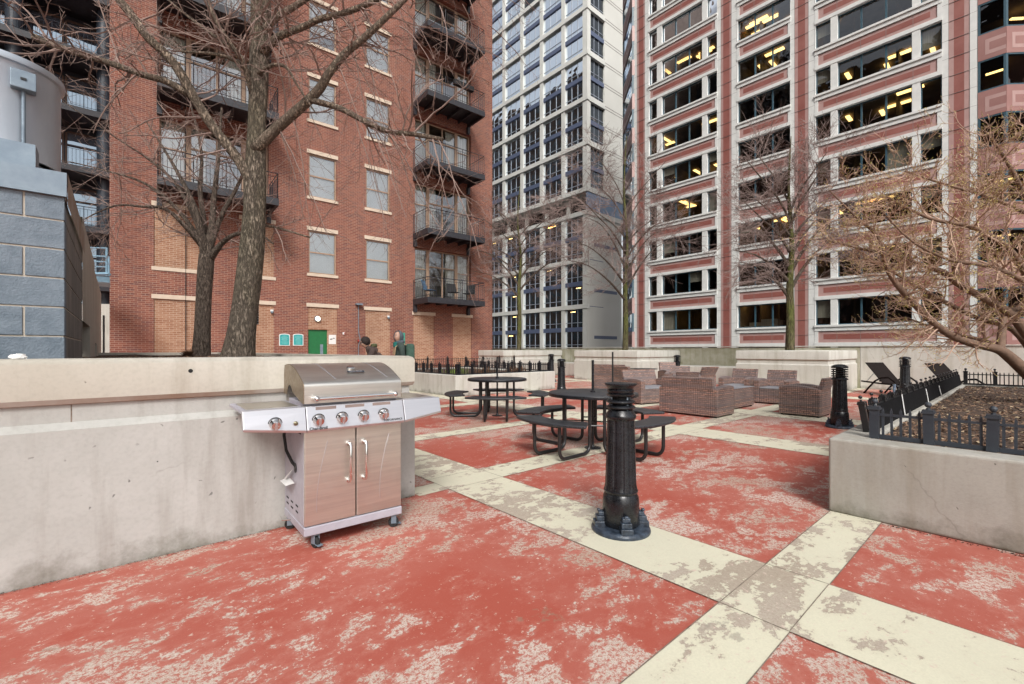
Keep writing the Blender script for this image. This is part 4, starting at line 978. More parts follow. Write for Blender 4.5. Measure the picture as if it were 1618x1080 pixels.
for s in (-1,1):
    m=MB(); a,b=(-hw+.001,-.0035) if s<0 else (.0035,hw-.001); m.box(a,b,-.014,.010,.158,.772); d=m.build('door',M['steel'],GR,bevel=.004)
    hx_=-.052*1 if s<0 else .055
    m=MB(); m.tube([(hx_,-.014,.665),(hx_,-.050,.665),(hx_,-.058,.65),(hx_,-.058,.43),(hx_,-.050,.415),(hx_,-.014,.415)],.0105,12); 
    for zz_ in (.665,.415): m.tube([(hx_,-.014,zz_),(hx_,-.026,zz_)],.017,12)
    m.build('handle',M['chrome'],d,smooth=True)
    # embossed curved crease
    m=MB(); pts=[(s*(.19+.07*math.sin(PI*t/14*.55)) if s<0 else (.24-.07*math.sin(PI*t/14*.6)),-.0145,.70-.46*t/14) for t in range(15)]
    m.tube(pts,.0018,5); m.build('crease',M['steelh'],d)
# console
def consoleprof(yb,zt,zb): return [(.02,zt+.028),(-.045,zt+.028),(-.052,zt),(-.085,zb),(-.075,zb-.012),(.02,zb-.02)]
m=MB(); m.prism([(.06,.937),(-.040,.937),(-.048,.905),(-.078,.79),(-.070,.775),(.02,.772),(.06,.79)],'x',-hw+.002,hw-.002); c=m.build('control_panel',M['steelh'],GR,bevel=.004)
def taper(x0,x1,z1):   # shelf fascia, bottom rising outwards
    pr0=[(-.040,.937),(-.048,.905),(-.078,.79),(-.070,.775),(-.01,.785),(-.01,.937)]
    pr1=[(-.040,.937),(-.048,.905),(-.070,z1+.015),(-.064,z1),(-.01,z1+.005),(-.01,.937)]
    m=MB(); vs=[(x0,y,z) for y,z in pr0]+[(x1,y,z) for y,z in pr1]; n=6
    m.add(vs,[tuple(range(n)),tuple(range(2*n-1,n-1,-1))]+[(i,(i+1)%n,n+(i+1)%n,n+i) for i in range(n)]); return m
XL,XR=-.685,.64
for x0,x1,nm in ((-hw-.002,XL,'l'),(hw+.002,XR,'r')):
    o=taper(x0,x1,.818).build('shelf_fascia',M['steelh'],GR,bevel=.003)
    m=MB(); a,b=min(x0,x1),max(x0,x1); m.box(a,b,-.009,.49,.915,.936); m.box(a,b,.0,.012,.90,.915); s=m.build('side_shelf',M['paint_grey'],GR,bevel=.006)
    m=MB(); m.box(a+.03,b-.02,.03,.45,.9365,.9385); m.build('shelf_inset',M['steel'],s)
m=MB()
for i in range(3):
    a=-hw+.06+.19*i; m.box(a,a+.13,-.0462,-.0425,.912,.932)
m.build('panel_slot',plain('panel_recess',(.28,.22,.20),rough=.4),c)
def knob(x,z=.852,r=.031):
    T=Matrix.Translation((x,-.0635-(.855-z)*.1,z))@Matrix.Rotation(R(90+15),4,'X')
    m=MB(T); m.lathe([(r*1.18,-.004),(r*1.18,.006),(r*1.05,.012),(r,.014),(r*.9,.032),(r*.78,.038),(0,.039)],24)
    o=m.build('knob',M['chrome'],GR,smooth=True)
    m=MB(T); m.box(-.006,.006,-r*.85,r*.85,.036,.052); m.build('knob_grip',M['steelh'],o,bevel=.003)
    m=MB(T); m.lathe([(r*1.3,-.005),(r*1.3,-.001),(r*1.15,.0)],24); m.build('knob_bezel',M['black'],o,smooth=True)
for x in (-.515,-.262,-.112,.034,.178): knob(x)
m=MB(Matrix.Translation((-.40,-.066,.845))@Matrix.Rotation(R(105),4,'X')); m.lathe([(.013,0),(.013,.012),(.009,.016),(0,.017)],14); m.build('igniter_button',plain('dull_brass',(.30,.28,.18),rough=.4,metal=.7),GR,smooth=True)
# firebox and lid
m=MB(); m.box(-hw+.02,hw-.02,.03,.47,.80,.955); m.build('firebox',M['paint_grey'],GR,bevel=.004)
def lidprof():
    p=[(-.012,.952),(-.012,1.062)]
    for i in range(1,6): a=PI-i*PI/2/6*.72; p.append((-.012+.028+.028*math.cos(a),1.062+.028*math.sin(a)))
    last=p[-1]
    for i in range(1,13):
        t=i/12; y=last[0]+t*(.50-last[0]); z=last[1]+(.118)*math.sin(t*PI*.64)/1.0; p.append((y,z))
    p+= [(.515,1.13),(.515,.985)]
    return p
lp_=lidprof()
m=MB(); n=len(lp_); vs=[];fs=[]
for x in (-hw,hw): vs+=[(x,y,z) for y,z in lp_]
fs=[(i,i+1,n+i+1,n+i) for i in range(n-1)]; m.add(vs,fs); lid=m.build('lid',M['steel'],GR,smooth=50,fix=False)
for s in (-1,1):
    x=s*hw; m=MB()
    bot=[(.515,.985),(.44,.985),(.41,1.035),(.36,1.055),(.31,1.045),(.27,1.01),(.03,.952),(-.012,.952)]
    poly=lp_+bot[1:-1]
    m.prism([(y,z) for y,z in poly],'x',x-.001 if s>0 else x-.004,x+.004 if s>0 else x+.001); m.build('lid_end',M['tanend'],lid,bevel=.002)
m=MB(); m.tube([(-.27,-.014,.985),(-.27,-.055,.985)],.016,12); m.tube([(.27,-.014,.985),(.27,-.055,.985)],.016,12); 
m.tube([(-.275,-.055,.985),(.275,-.055,.985)],.0115,14)
for s in (-1,1): m.ball((s*.27,-.055,.985),.019,10)
m.build('handle',M['chrome'],lid,smooth=True)
T=Matrix.Translation((.03,.175,1.165))@Matrix.Rotation(R(18),4,'X'); m=MB(T); m.lathe([(.030,-.01),(.030,.012),(.024,.016),(0,.018)],24); m.build('thermometer',M['chrome'],lid,smooth=True)
m=MB()
for x,sg in ((-.17,1),(.20,1)):
    pts=[]
    for i in range(9):
        t=i/8; yy=.40-.36*t; k_=next(j for j in range(len(lp_)-1) if lp_[j][0]<=yy<=lp_[j+1][0]+1e-9 and j>4) ; y0,z0_=lp_[k_]; y1,z1_=lp_[k_+1]; zz_=z0_+(z1_-z0_)*(yy-y0)/(y1-y0)
        pts.append((x+.05*t*t,yy,zz_))
    m.tube(pts,.003,5)
m.build('lid_crease',M['steelh'],lid)
def text(name,s,size,mat,parent,T,ext=.0006,bold=False):
    cu_=bpy.data.curves.new('t','FONT'); cu_.body=s; cu_.size=size; cu_.extrude=ext; cu_.align_x='CENTER'; cu_.align_y='CENTER'
    if bold: cu_.offset=size*.02
    o=bpy.data.objects.new('t',cu_); COL.objects.link(o); bpy.context.view_layer.update()
    me=bpy.data.meshes.new_from_object(o.evaluated_get(bpy.context.evaluated_depsgraph_get())); bpy.data.objects.remove(o)
    me.transform(T); me.materials.clear(); me.materials.append(M[mat]); me.name=name
    ob=bpy.data.objects.new(name,me); COL.objects.link(ob); ob.parent=parent; return ob
tilt=Matrix.Rotation(R(75.5),4,'X')
text('lettering','Char-Broil',.026,'black',c,Matrix.Translation((-.265,-.0785,.798))@tilt,bold=True)
text('lettering','PERFORMANCE',.020,'black',c,Matrix.Translation((.245,-.0763,.806))@tilt)
mm=MB(Matrix.Translation((.045,.115,1.148))@Matrix.Rotation(R(27),4,'X')); mm.box(-.06,.06,-.012,.012,-.002,.0015); bd=mm.build('badge',M['slate'],lid,bevel=.002)
text('lettering','Char-Broil',.021,'steelh',bd,Matrix.Translation((.045,.1143,1.1505))@Matrix.Rotation(R(27),4,'X'),bold=True)
m=MB(); m.tube([(-hw-.03,.38,.80),(-hw-.035,.37,.70),(-hw-.03,.33,.60),(-hw-.012,.24,.53),(-hw+.004,.20,.505)],.010,10); m.build('gas_hose',M['rubber'],GR,smooth=True)
m=MB(Matrix.Translation((-hw-.001,.20,.50))@Matrix.Rotation(R(-90),4,'Y')); m.lathe([(.033,0),(.033,.004),(.0,.0045)],16); m.build('grommet',M['black'],GR)
m=MB(); m.add([(-hw-.015,.20,.50),(-hw-.012,.27,.47),(-hw-.05,.42,.36),(-hw-.045,.33,.385)],[(0,1,2,3)]); m.add([(-hw-.01,.19,.40),(-hw-.01,.33,.41),(-hw-.07,.34,.395),(-hw-.06,.21,.385)],[(0,1,2,3)]); m.build('paper_tag',M['white'],GR,fix=False)
m=MB()
m.tube([(-hw-.035,.47,.10),(-hw-.05,.36,.11),(-hw-.01,.30,.12)],.005,6); m.build('tank_screw',M['chrome'],GR)
wi=0
for (x,y,a) in ((-.26,.015,.35),(.29,.02,1.2),(-.31,.46,1.25),(.29,.46,.9)):
    T=Matrix.Translation((x,y,0))@Matrix.Rotation(a,4,'Z')
    m=MB(T@Matrix.Translation((0,0,.037))@Matrix.Rotation(R(90),4,'Y')); m.lathe([(.012,-.012),(.034,-.012),(.037,-.008),(.037,.008),(.034,.012),(.012,.012)],24); o=m.build('caster_wheel',M['rubber'],GR,smooth=40)
    m=MB(T); m.box(-.020,-.016,-.018,.018,.03,.09); m.box(.016,.020,-.018,.018,.03,.09); m.box(-.02,.02,-.022,.022,.088,.094); m.tube([(-.022,0,.037),(.022,0,.037)],.006,8); 
    m.add([(-.02,-.02,.03),(.02,-.02,.03),(.02,-.055,.022),(-.02,-.055,.022)],[(0,1,2,3)]); m.build('caster_fork',M['galv'],o,fix=False)
# ------------------------------------------------------------------ picnic tables
def picnic():
    t=thing('picnic_table','x','table',(0,0,0),0,'round black picnic tables')
    m=MB(); m.lathe([(.0,.745),(.575,.745),(.582,.740),(.585,.730),(.583,.705),(.575,.703),(.573,.733),(0,.735)],48,capt=False); m.build('tabletop',M['perf'],t,smooth=40)
    m=MB(); m.lathe([(.586,.738),(.588,.73),(.587,.706),(.584,.7)],48,capt=False); m.build('rim',M['blackw'],t,smooth=True)
    m=MB(); m.tube([(0,0,.02),(0,0,1.17)],.017,12); m.lathe([(.11,.0),(.11,.012),(.03,.02),(.02,.05)],16); m.lathe([(.035,.745),(.035,.76),(.018,.77)],16); m.build('umbrella_pole',M['blackw'],t,smooth=40)
    def bench(ang):
        T=Matrix.Rotation(ang,4,'Z'); poly=[]; A=R(33); nn=14
        out=[(1.04*math.cos(-A+2*A*i/nn),1.04*math.sin(-A+2*A*i/nn)) for i in range(nn+1)]
        inn=[(.71*math.cos(A-2*A*i/nn),.71*math.sin(A-2*A*i/nn)) for i in range(nn+1)]
        # rounded corners
        poly=out+inn
        m=MB(T); m.prism(poly,'z',.425,.46); b=m.build('bench_seat',M['perf'],t,bevel=.018,seg=3)
        for s in (-1,1):
            y=s*.20; pts=[(.33,y,.725)]
            pts+= [(.33,y,.16)]+[(.33+.11*(1-math.cos(PI/2*i/5)),y,.135-.108*math.sin(PI/2*i/5)) for i in range(6)]
            pts+= [(.80+.10*math.sin(PI/2*i/5),y,.027+.108*(1-math.cos(PI/2*i/5))) for i in range(6)]+[(.90,y,.425)]
            m=MB(T); m.tube(pts,.0215,10); m.build('leg_tube',M['black'],t,smooth=True)
        m=MB(T); m.box(.70,.97,-.225,.225,.408,.4245); m.build('bracket',M['black'],b)
    for k in range(4): bench(PI/2*k)
    for k in range(4):
        a=PI/2*k; b=a+PI/2; m=MB(); p=(.33*math.cos(a)-.2*math.sin(a),.33*math.sin(a)+.2*math.cos(a),.36); q=(.33*math.cos(b)+.2*math.sin(b),.33*math.sin(b)-.2*math.cos(b),.36)
        m.tube([p,q],.010,6); m.tube([p,(0,0,.36)],.008,6); m.build('brace',M['black'],t,smooth=True)
    return t
pt=picnic(); pt.location=(5.67,6.91,0); pt.rotation_euler=(0,0,R(90)-CA); pt['label']='round black perforated picnic table farther back, in front of the fenced middle planter'
dup(pt,(4.74,3.78,0),R(90)-CA+R(43),'nearer round black perforated picnic table just behind the broken bollard')
# ------------------------------------------------------------------ bollards
def bollard(label,x,y,broken=False,zb=0,s=1,group='black light bollards',rz=0):
    t=thing('bollard',label,'bollard',(x,y,zb),rz,group); t.scale=(s,s,s)
    # fluted shaft
    def shaft():
        m=MB(); n=96; pr=[(.118,.285),(.116,.31),(.110,.34),(.097,.80),(.105,.81)]
        vs=[];fs=[]
        for r_,z in pr:
            for k in range(n):
                a=2*PI*k/n; fl=.0055*(1 if (k%8) in (0,1,7) else 0) if .3<z<.805 else 0
                vs.append(((r_-fl)*math.cos(a),(r_-fl)*math.sin(a),z))
        for i in range(len(pr)-1):
            for k in range(n): fs.append((i*n+k,i*n+(k+1)%n,(i+1)*n+(k+1)%n,(i+1)*n+k))
        m.add(vs,fs); return m.build('shaft',M['blackw'],t,fix=False,smooth=25)
    shaft()
    m=MB(); m.lathe([(.118,.035),(.132,.06),(.130,.20),(.126,.25),(.112,.275),(.120,.283),(.122,.295),(.116,.30)],48); m.build('base_drum',M['blackw'],t,smooth=40)
    m=MB(); m.lathe([(.205,0),(.210,.008),(.208,.025),(.195,.038),(.12,.045)],48); 
    for k in range(4):
        T=Matrix.Rotation(PI/2*k+.12,4,'Z'); m.T=T; m.box(.115,.195,-.042,.042,.036,.075); m.box(.115,.180,-.036,.036,.075,.11); m.box(.115,.165,-.028,.028,.11,.14); m.box(.15,.172,-.014,.014,.14,.155)
    m.T=None; m.build('base_plate',plain('chipped_blue_black',(.012,.017,.026),(.05,.07,.10),rough=.35,scale=22,bmp=.4) if 'chipped_blue_black' not in bpy.data.materials else bpy.data.materials['chipped_blue_black'],t,bevel=.006)
    if broken:
        m=MB(); m.lathe([(.097,.80),(.107,.815),(.110,.825),(.104,.84),(.090,.862),(.085,.87)],48); m.build('collar',M['blackw'],t,smooth=40)
        for z in (.885,.925):
            m=MB(); m.lathe([(.083,z-.012),(.101,z+.0),(.104,z+.006),(.100,z+.012),(.086,z+.022)],48); m.build('louvre_ring',M['blackw'],t,smooth=40)
        m=MB(); m.lathe([(.060,.86),(.060,1.0)],32)
        m.build('inner_tube',M['dark'],t)
        for k in range(4):
            a=PI/2*k+.5; m=MB(); m.tube([(.078*math.cos(a),.078*math.sin(a),.86),(.078*math.cos(a),.078*math.sin(a),1.0)],.006,6); m.build('rod',M['galv'],t)
        m=MB(); m.lathe([(.080,.965),(.098,.975),(.102,.985),(.086,.992),(.095,1.0),(.097,1.012),(.088,1.02),(.096,1.035),(.113,1.05),(.114,1.058),(.108,1.063),(0,1.063)],48); m.build('cap',M['blackw'],t,smooth=40)
    else:
        m=MB(); m.lathe([(.097,.80),(.118,.805),(.122,.815),(.110,.83),(.095,.845),(.0,.846)],48); m.build('collar',M['blackw'],t,smooth=40)
        m=MB(); m.lathe([(.055,.84),(.055,1.0)],24); m.build('lamp_tube',M['dark'],t)
        for z in (.855,.892,.929,.966):
            m=MB(); m.lathe([(.080,z),(.118,z+.002),(.120,z+.014),(.112,z+.020),(.08,z+.022)],48); m.build('louvre_ring',M['blackw'],t,smooth=40)
        for k in range(3):
            a=2*PI/3*k; m=MB(); m.tube([(.09*math.cos(a),.09*math.sin(a),.84),(.09*math.cos(a),.09*math.sin(a),.99)],.01,6); m.build('rod',M['blackw'],t)
        m=MB(); m.lathe([(.08,.998),(.118,1.0),(.121,1.012)]+[(.121*math.cos(PI/2*i/8),1.012+.055*math.sin(PI/2*i/8)) for i in range(1,9)],48); m.build('cap',M['blackw'],t,smooth=40)
    return t
bollard('nearest bollard, standing on a cream strip, its broken head topped by a flat disc',2.74,1.93,True,rz=R(-48))
bollard('dome topped louvred bollard between the wicker armchair and the right planter',9.15,2.06)
p=at(1430,12.2); bollard('dome topped louvred bollard behind the leaning fence, beside the sun lounger',p.x,p.y,s=1.06)
bollard('dome topped bollard at the right end of the fenced middle planter',9.39,8.60)
p=at(871,18.5); bollard('slim far bollard just left of the dome topped one by the middle planter',p.x,p.y,zb=.0,s=1.08)
p=at(1070,16.6); bollard('bollard whose head pokes up behind the clutter of wicker seats',p.x,p.y,s=1.06)
p=at(968,9.0); t=thing('umbrella_pole','thin lone black pole rising behind the broken bollard','pole',(p.x,p.y,0)); m=MB(); m.tube([(0,0,0),(0,0,1.265)],.017,10); m.build('pole',M['black'],t,smooth=True); m=MB(); m.lathe([(.2,0),(.2,.03),(.04,.05),(.03,.12)],24); m.build('base',M['black'],t,smooth=40)
p=at(1413,11.9); t=thing('umbrella_stand','empty blue grey umbrella stand with square plate and short tube next to the lounger','stand',(p.x,p.y,0),.3)
m=MB(); m.box(-.25,.25,-.25,.25,0,.035); m.build('plate',plain('blue_grey_glossy',(.10,.14,.20),(.14,.18,.24),rough=.25),t,bevel=.01); m=MB(); m.tube([(0,0,.035),(0,0,.40)],.035,14); m.build('tube',bpy.data.materials['blue_grey_glossy'],t,smooth=40)
p=at(900,22.0); t=thing('bent_tube_rail','small black bent tube frame in the gap between the two left rear planters','rail',(17.4,14.4,.65)); m=MB(); m.tube([(-.25,.25,.02),(-.25,.3,.2),(-.22,.0,.26),(-.2,-.5,.26),(-.25,-.55,.04),(-.25,.25,.03)],.035,8); m.tube([(-.1,.1,.02),(-.1,.1,.2),(-.1,-.6,.2),(-.1,-.6,.02)],.03,8); m.build('tube_frame',M['black'],t,smooth=True)
# ------------------------------------------------------------------ wicker furniture
def seat(name,label,cat,x,y,rz,W=.74,D=.74,group='brown wicker seats',back=.76,arm=.62,tilt=.09):
    t=thing(name,label,cat,(x,y,0),rz,group)
    aw=.13; hW=W/2; hD=D/2
    m=MB(); m.box(-hW+aw+.002,hW-aw-.002,-hD+.02,hD-.10,.03,.36); m.build('base',M['wick'],t,bevel=.012)
    m=MB(); m.box(-hW+aw+.005,hW-aw-.005,-hD+.01,hD-.12,.362,.40); m.build('seat_panel',M['cush'],t,bevel=.012)
    for s in (-1,1):
        n=10; prof=[(-hD,.03)]+[(-hD+D*i/n,arm-.05+.05*math.sin(PI*(i/n)**.8)*1.0-.03*(i/n)) for i in range(n+1)]+[(hD,.03)]
        m=MB(); a=s*hW; b=s*(hW-aw); m.prism(prof,'x',min(a,b),max(a,b)); m.build('arm',M['wick'],t,bevel=.015)
    m=MB(); x0,x1=-hW+aw+.004,hW-aw-.004
    xe=x0-.06; xf=x1+.06
    m.prism([(hD-.10,.03),(hD+.002,.03),(hD+.004+tilt*.0,.5),(hD+tilt,back),(hD+tilt-.09,back+.005),(hD-.11,.42)],'x',xe,xf); m.build('backrest',M['wick'],t,bevel=.012)
    for sx in (-1,1):
        for sy in (-1,1):
            m=MB(); m.box(sx*(hW-.05)-.02,sx*(hW-.05)+.02,sy*(hD-.05)-.02,sy*(hD-.05)+.02,0,.03); m.build('foot',M['black'],t)
    return t
seat('wicker_loveseat','brown wicker loveseat seen squarely from behind, nearest of all the wicker seats','sofa',8.93,4.46,R(90),1.22,.76,tilt=.05)
seat('wicker_armchair','wicker armchair seen from its side with its back to the louvred bollard','armchair',10.43,2.93,R(180),.74,.72)
seat('wicker_armchair','wicker armchair facing the camera with grey seat, right one of the facing pair','armchair',12.15,4.02,R(-90),.80,.72,back=.80)
seat('wicker_armchair','wicker armchair facing the camera with grey seat, left one of the facing pair','armchair',12.35,4.98,R(-90),.78,.72,back=.80)
t=thing('wicker_coffee_table','low wicker coffee table between the loveseat and the facing pair of armchairs','table',(10.62,4.42,0)); m=MB(); m.box(-.54,-.003,-.25,.25,.03,.45); m.box(.003,.54,-.25,.25,.03,.45); m.build('base',M['wick'],t,bevel=.01); m=MB(); m.box(-.55,.55,-.26,.26,.452,.462); m.build('table_glass',M['cush'],t,bevel=.003)
for sx in (-1,1):
    m=MB(); m.box(sx*.5-.02,sx*.5+.02,-.22,.22,0,.03); m.build('foot',M['black'],t)
seat('wicker_loveseat','wicker loveseat half hidden behind the nearest one, its pale sloping backrest showing','sofa',10.02,6.20,R(-14),1.24,.74,tilt=.10,back=.80)
seat('wicker_armchair','wicker armchair left of the round side table, its arm turned to the camera','armchair',*at(1000,12.5).xy,R(75),.78,.74,back=.86)
seat('wicker_loveseat','leftmost wicker loveseat, seen from behind beside the thin lone pole','sofa',*at(972,13.6).xy,R(100),1.15,.74,back=.88)
seat('wicker_armchair','farthest wicker armchair with its back just below the far bollard head','armchair',*at(1062,16.0).xy,R(-35),.76,.72,back=.86)
seat('wicker_armchair','wicker armchair in the middle of the rear cluster of seats','armchair',*at(1072,14.3).xy,R(-70),.74,.72,back=.78)
seat('wicker_armchair','wicker armchair at the right end of the rear cluster with leaning backrest','armchair',*at(1102,13.9).xy,R(165),.78,.74,back=.80,tilt=.16)
seat('wicker_armchair','wicker armchair seen edge on in front of the rear cluster','armchair',*at(1085,12.9).xy,R(120),.74,.70,back=.70)
p=at(1017,14.3); t=thing('side_table','round black side table between the left wicker seats and the rear cluster','table',(p.x,p.y,0)); m=MB(); m.lathe([(0,.70),(.42,.70),(.42,.72),(0,.725)],36,capt=False); m.build('tabletop',M['black'],t,smooth=40); m=MB(); m.tube([(0,0,.02),(0,0,.70)],.05,12); m.lathe([(.24,0),(.24,.02),(.05,.05)],24); m.build('pedestal',M['black'],t,smooth=40)
# ------------------------------------------------------------------ sun loungers
def lounger(label,x,y,rz):
    t=thing('sun_lounger',label,'sun lounger',(x,y,0),rz,'brown sling sun loungers along the parapet')
    # local: head at +y, foot at -y
    for s in (-1,1):
        m=MB(); m.tube([(s*.29,.98,.36),(s*.29,.3,.33),(s*.29,-.5,.33),(s*.29,-.95,.30)],.024,8); m.build('side_rail',M['sling'],t,smooth=True)
        m=MB(); m.tube([(s*.33,.85,.0),(s*.33,.66,.20),(s*.33,.45,.40),(s*.33,.25,.50),(s*.33,.02,.52),(s*.33,-.16,.42),(s*.33,-.30,.2),(s*.33,-.36,0)],.025,8); m.build('leg_arc',M['sling'],t,smooth=True)
        m=MB(); m.tube([(s*.30,-.70,.32),(s*.30,-.86,.0)],.024,8); m.build('leg',M['sling'],t,smooth=True)
    m=MB(); n=10
    vs=[(sx*.27,-.95+1.2*i/n,.315+.02*(i/n)-.008*math.sin(PI*i/n)+dz) for dz in (0,.012) for i in range(n+1) for sx in (-1,1)]
    def strip(b,n): return [(b+2*i,b+2*i+1,b+2*i+3,b+2*i+2) for i in range(n)]
    m.add(vs,strip(0,n)+strip(2*(n+1),n)); m.build('seat_sling',M['sling'],t,smooth=True,fix=False)
    m=MB(); m.add([(-.28,.25,.345),(.28,.25,.345),(.28,.85,.93),(-.28,.85,.93),(-.28,.265,.335),(.28,.265,.335),(.28,.865,.92),(-.28,.865,.92)],[(0,1,2,3),(4,7,6,5),(0,3,7,4),(1,5,6,2),(3,2,6,7),(0,4,5,1)]); m.build('backrest',M['sling'],t)
    m=MB(); m.tube([(-.28,.55,.62),(-.27,.82,.36)],.009,6); m.tube([(.28,.55,.62),(.27,.82,.36)],.009,6); m.tube([(-.28,.55,.61),(.28,.55,.61)],.008,6); m.build('support_bar',M['galv'],t)
    return t
lounger('dark sling sun lounger right of the rear planter, raised backrest and curved legs visible',16.75,2.35,R(-38))
lounger('dark sling sun lounger farther right, only its raised backrest showing over the mulch planter',17.0,1.06,R(-40))
# ------------------------------------------------------------------ people
def person(label,x,y,rz,joints,edges,cols,group=None):
    t=thing('person',label,'person',(x,y,0),rz); return t
def skin(name,verts,edges,rad,mat,parent,root=0,sub=2):
    me=bpy.data.meshes.new(name); me.from_pydata(verts,edges,[]); me.materials.append(mat); o=bpy.data.objects.new(name,me); COL.objects.link(o); o.parent=parent
    k=o.modifiers.new('skin','SKIN'); k.use_smooth_shade=True
    for i,r_ in enumerate(rad): me.skin_vertices[0].data[i].radius=(r_,r_) if not isinstance(r_,tuple) else r_
    me.skin_vertices[0].data[root].use_root=True
    s=o.modifiers.new('sub','SUBSURF'); s.levels=sub; s.render_levels=sub; return o
M['skin']=plain('skin',(.52,.32,.24),(.48,.28,.20),rough=.6); M['hood']=plain('grey_hood',(.10,.12,.14),(.07,.085,.10),rough=.95); M['jack']=plain('dark_green_jacket',(.035,.055,.05),(.05,.07,.06),rough=.9); M['brownj']=plain('brown_jacket',(.09,.06,.05),(.07,.05,.045),rough=.9); M['tealc']=plain('teal_cloth',(.01,.16,.14),rough=.8); M['jean']=plain('dark_trousers',(.03,.035,.05),rough=.9); M['hair']=plain('dark_hair',(.03,.02,.016),rough=.8); M['shoe']=plain('shoe',(.03,.03,.03),rough=.6); M['strap']=plain('tan_strap',(.42,.32,.18),rough=.8)
def head(parent,c,yaw,pitch=0,hood='hood',hair=True):
    T=Matrix.Translation(c)@Matrix.Rotation(yaw,4,'Z')@Matrix.Rotation(pitch,4,'X')   # face looks along -y
    m=MB(T); n=16; k=20; vs=[];fs=[]
    for i in range(n+1):
        th=PI*i/n; z=-.118*math.cos(th); q=math.sin(th)
        wx=.075*(1-.18*max(0,-z/.118)); wy=.092
        for j in range(k):
            a=2*PI*j/k; x=q*wx*math.cos(a); y=q*wy*math.sin(a)
            if y<0 and abs(x)<.022 and -.035<z<.02: y-=.020*(1-abs(x)/.022)*(1-abs(z+.025)/.05)
            if y<0 and .018<abs(x)<.045 and 0<z<.03: y+=.008
            if y<0 and abs(x)<.03 and -.075<z<-.05: y-=.006
            if y<0 and z<-.085: y-=.008
            vs.append((x,y,z))
    for i in range(n):
        for j in range(k): fs.append((i*k+j,i*k+(j+1)%k,(i+1)*k+(j+1)%k,(i+1)*k+j))
    m.add(vs,fs)
    return m.build('head',M['skin'],parent,smooth='all',fix=True),T
def facebits(parent,T):
    for s in (-1,1):
        m=MB(T); m.ball((s*.030,-.077,.012),.011,6,(1,.6,.7)); m.build('eye',M['white'],parent,smooth=True)
        m=MB(T); m.ball((s*.030,-.085,.012),.005,6); m.build('iris',M['dark'],parent)
        m=MB(T); m.box(s*.016,s*.046,-.092,-.080,.030,.036); m.build('eyebrow',M['hair'],parent)
    m=MB(T); m.ball((0,-.086,-.062),.022,6,(1,.3,.25)); m.build('lips',plain('lips',(.40,.15,.13)) if 'lips' not in bpy.data.materials else bpy.data.materials['lips'],parent,smooth=True)
def hand(parent,wr,d,side=1):
    d=Vector(d).normalized(); u_=d.orthogonal().normalized(); w_=d.cross(u_)
    wr=Vector(wr); V=[wr,wr+d*.05,wr+d*.09]; E=[(0,1),(1,2)]; Rr=[.024,.034,.032]
    ob=skin('hand',[tuple(v) for v in V],E,[(.02,.026),(.014,.036),(.013,.036)],M['skin'],parent)
    for i in range(4):
        o_=(i-1.5)*.019; L=(.065,.08,.075,.06)[i]; p=wr+d*.088+w_*o_; skin('finger',[tuple(p),tuple(p+d*L*.5+u_*.006),tuple(p+d*L*.9+u_*.022)],[(0,1),(1,2)],[.009,.0085,.007],M['skin'],ob,sub=1)
    p=wr+d*.04+w_*.03; skin('thumb',[tuple(p),tuple(p+d*.025+w_*.022),tuple(p+d*.055+w_*.028)],[(0,1),(1,2)],[.011,.010,.008],M['skin'],ob,sub=1)
# hooded walker with backpack, facing photo left
pos=at(631,10.3); face=R(252)
t=thing('person','person in grey hood and dark green jacket with backpack, facing left','person',(pos.x,pos.y,0),face)
B=[(0,0,.92),(0,.0,1.10),(0,.01,1.30),(0,.02,1.40),(0,.0,1.48),(0,-.01,1.52), (.10,0,.88),(.11,-.14,.48),(.11,-.10,.10),(.11,-.22,.05), (-.10,0,.88),(-.11,.10,.48),(-.11,.28,.12),(-.11,.20,.05), (.20,.02,1.37),(.25,.04,1.10),(.23,-.10,.88), (-.20,.02,1.37),(-.25,.0,1.10),(-.23,-.12,.90)]
Ed=[(0,1),(1,2),(2,3),(3,4),(4,5),(0,6),(6,7),(7,8),(8,9),(0,10),(10,11),(11,12),(12,13),(3,14),(14,15),(15,16),(3,17),(17,18),(18,19)]
Rd=[(.16,.13),(.155,.12),(.17,.13),(.12,.10),(.06,.06),(.05,.05),.095,.065,.045,.04,.095,.065,.045,.04,.075,.055,.04,.075,.055,.04]
skin('body',B,Ed,Rd,M['jack'],t)
m=MB(); m.ball((0,0,0),.01); 
skin('trousers',[(0,0,.90),(.10,0,.86),(.11,-.14,.48),(.11,-.10,.12),(-.10,0,.86),(-.11,.10,.48),(-.11,.27,.14)],[(0,1),(1,2),(2,3),(0,4),(4,5),(5,6)],[(.165,.135),.102,.075,.06,.102,.075,.06],M['jean'],t)
for p_,s in (((.11,-.16,.05),1),((-.11,.24,.06),1)):
    m=MB(Matrix.Translation(p_)); m.ball((0,-.03,0),.06,8,(.75,2.1,.8)); m.build('shoe',M['shoe'],t,smooth=True)
hd,HT=head(t,(0,-.03,1.61),R(36),0); facebits(hd,HT)
m=MB(HT); n=12;k=18; vs=[];fs=[]
for i in range(n+1):
    th=PI*(.02+.93*i/n); z=.137*math.cos(th)-.005
    for j in range(k+1):
        a=R(-25)+(PI+R(50))*j/k; vs.append((.098*math.sin(th)*math.cos(a)*1.0,.118*math.sin(th)*math.sin(a)+.012,z))
for i in range(n):
    for j in range(k): fs.append((i*(k+1)+j,i*(k+1)+j+1,(i+1)*(k+1)+j+1,(i+1)*(k+1)+j))
m.add(vs,fs); o=m.build('hood',M['hood'],t,smooth='all',fix=False); sd=o.modifiers.new('s','SOLIDIFY'); sd.thickness=.012
skin('scarf',[(-.07,.04,1.49),(0,-.09,1.47),(.07,.04,1.49),(0,.10,1.50)],[(0,1),(1,2),(2,3)],[.045]*4,M['hood'],t)
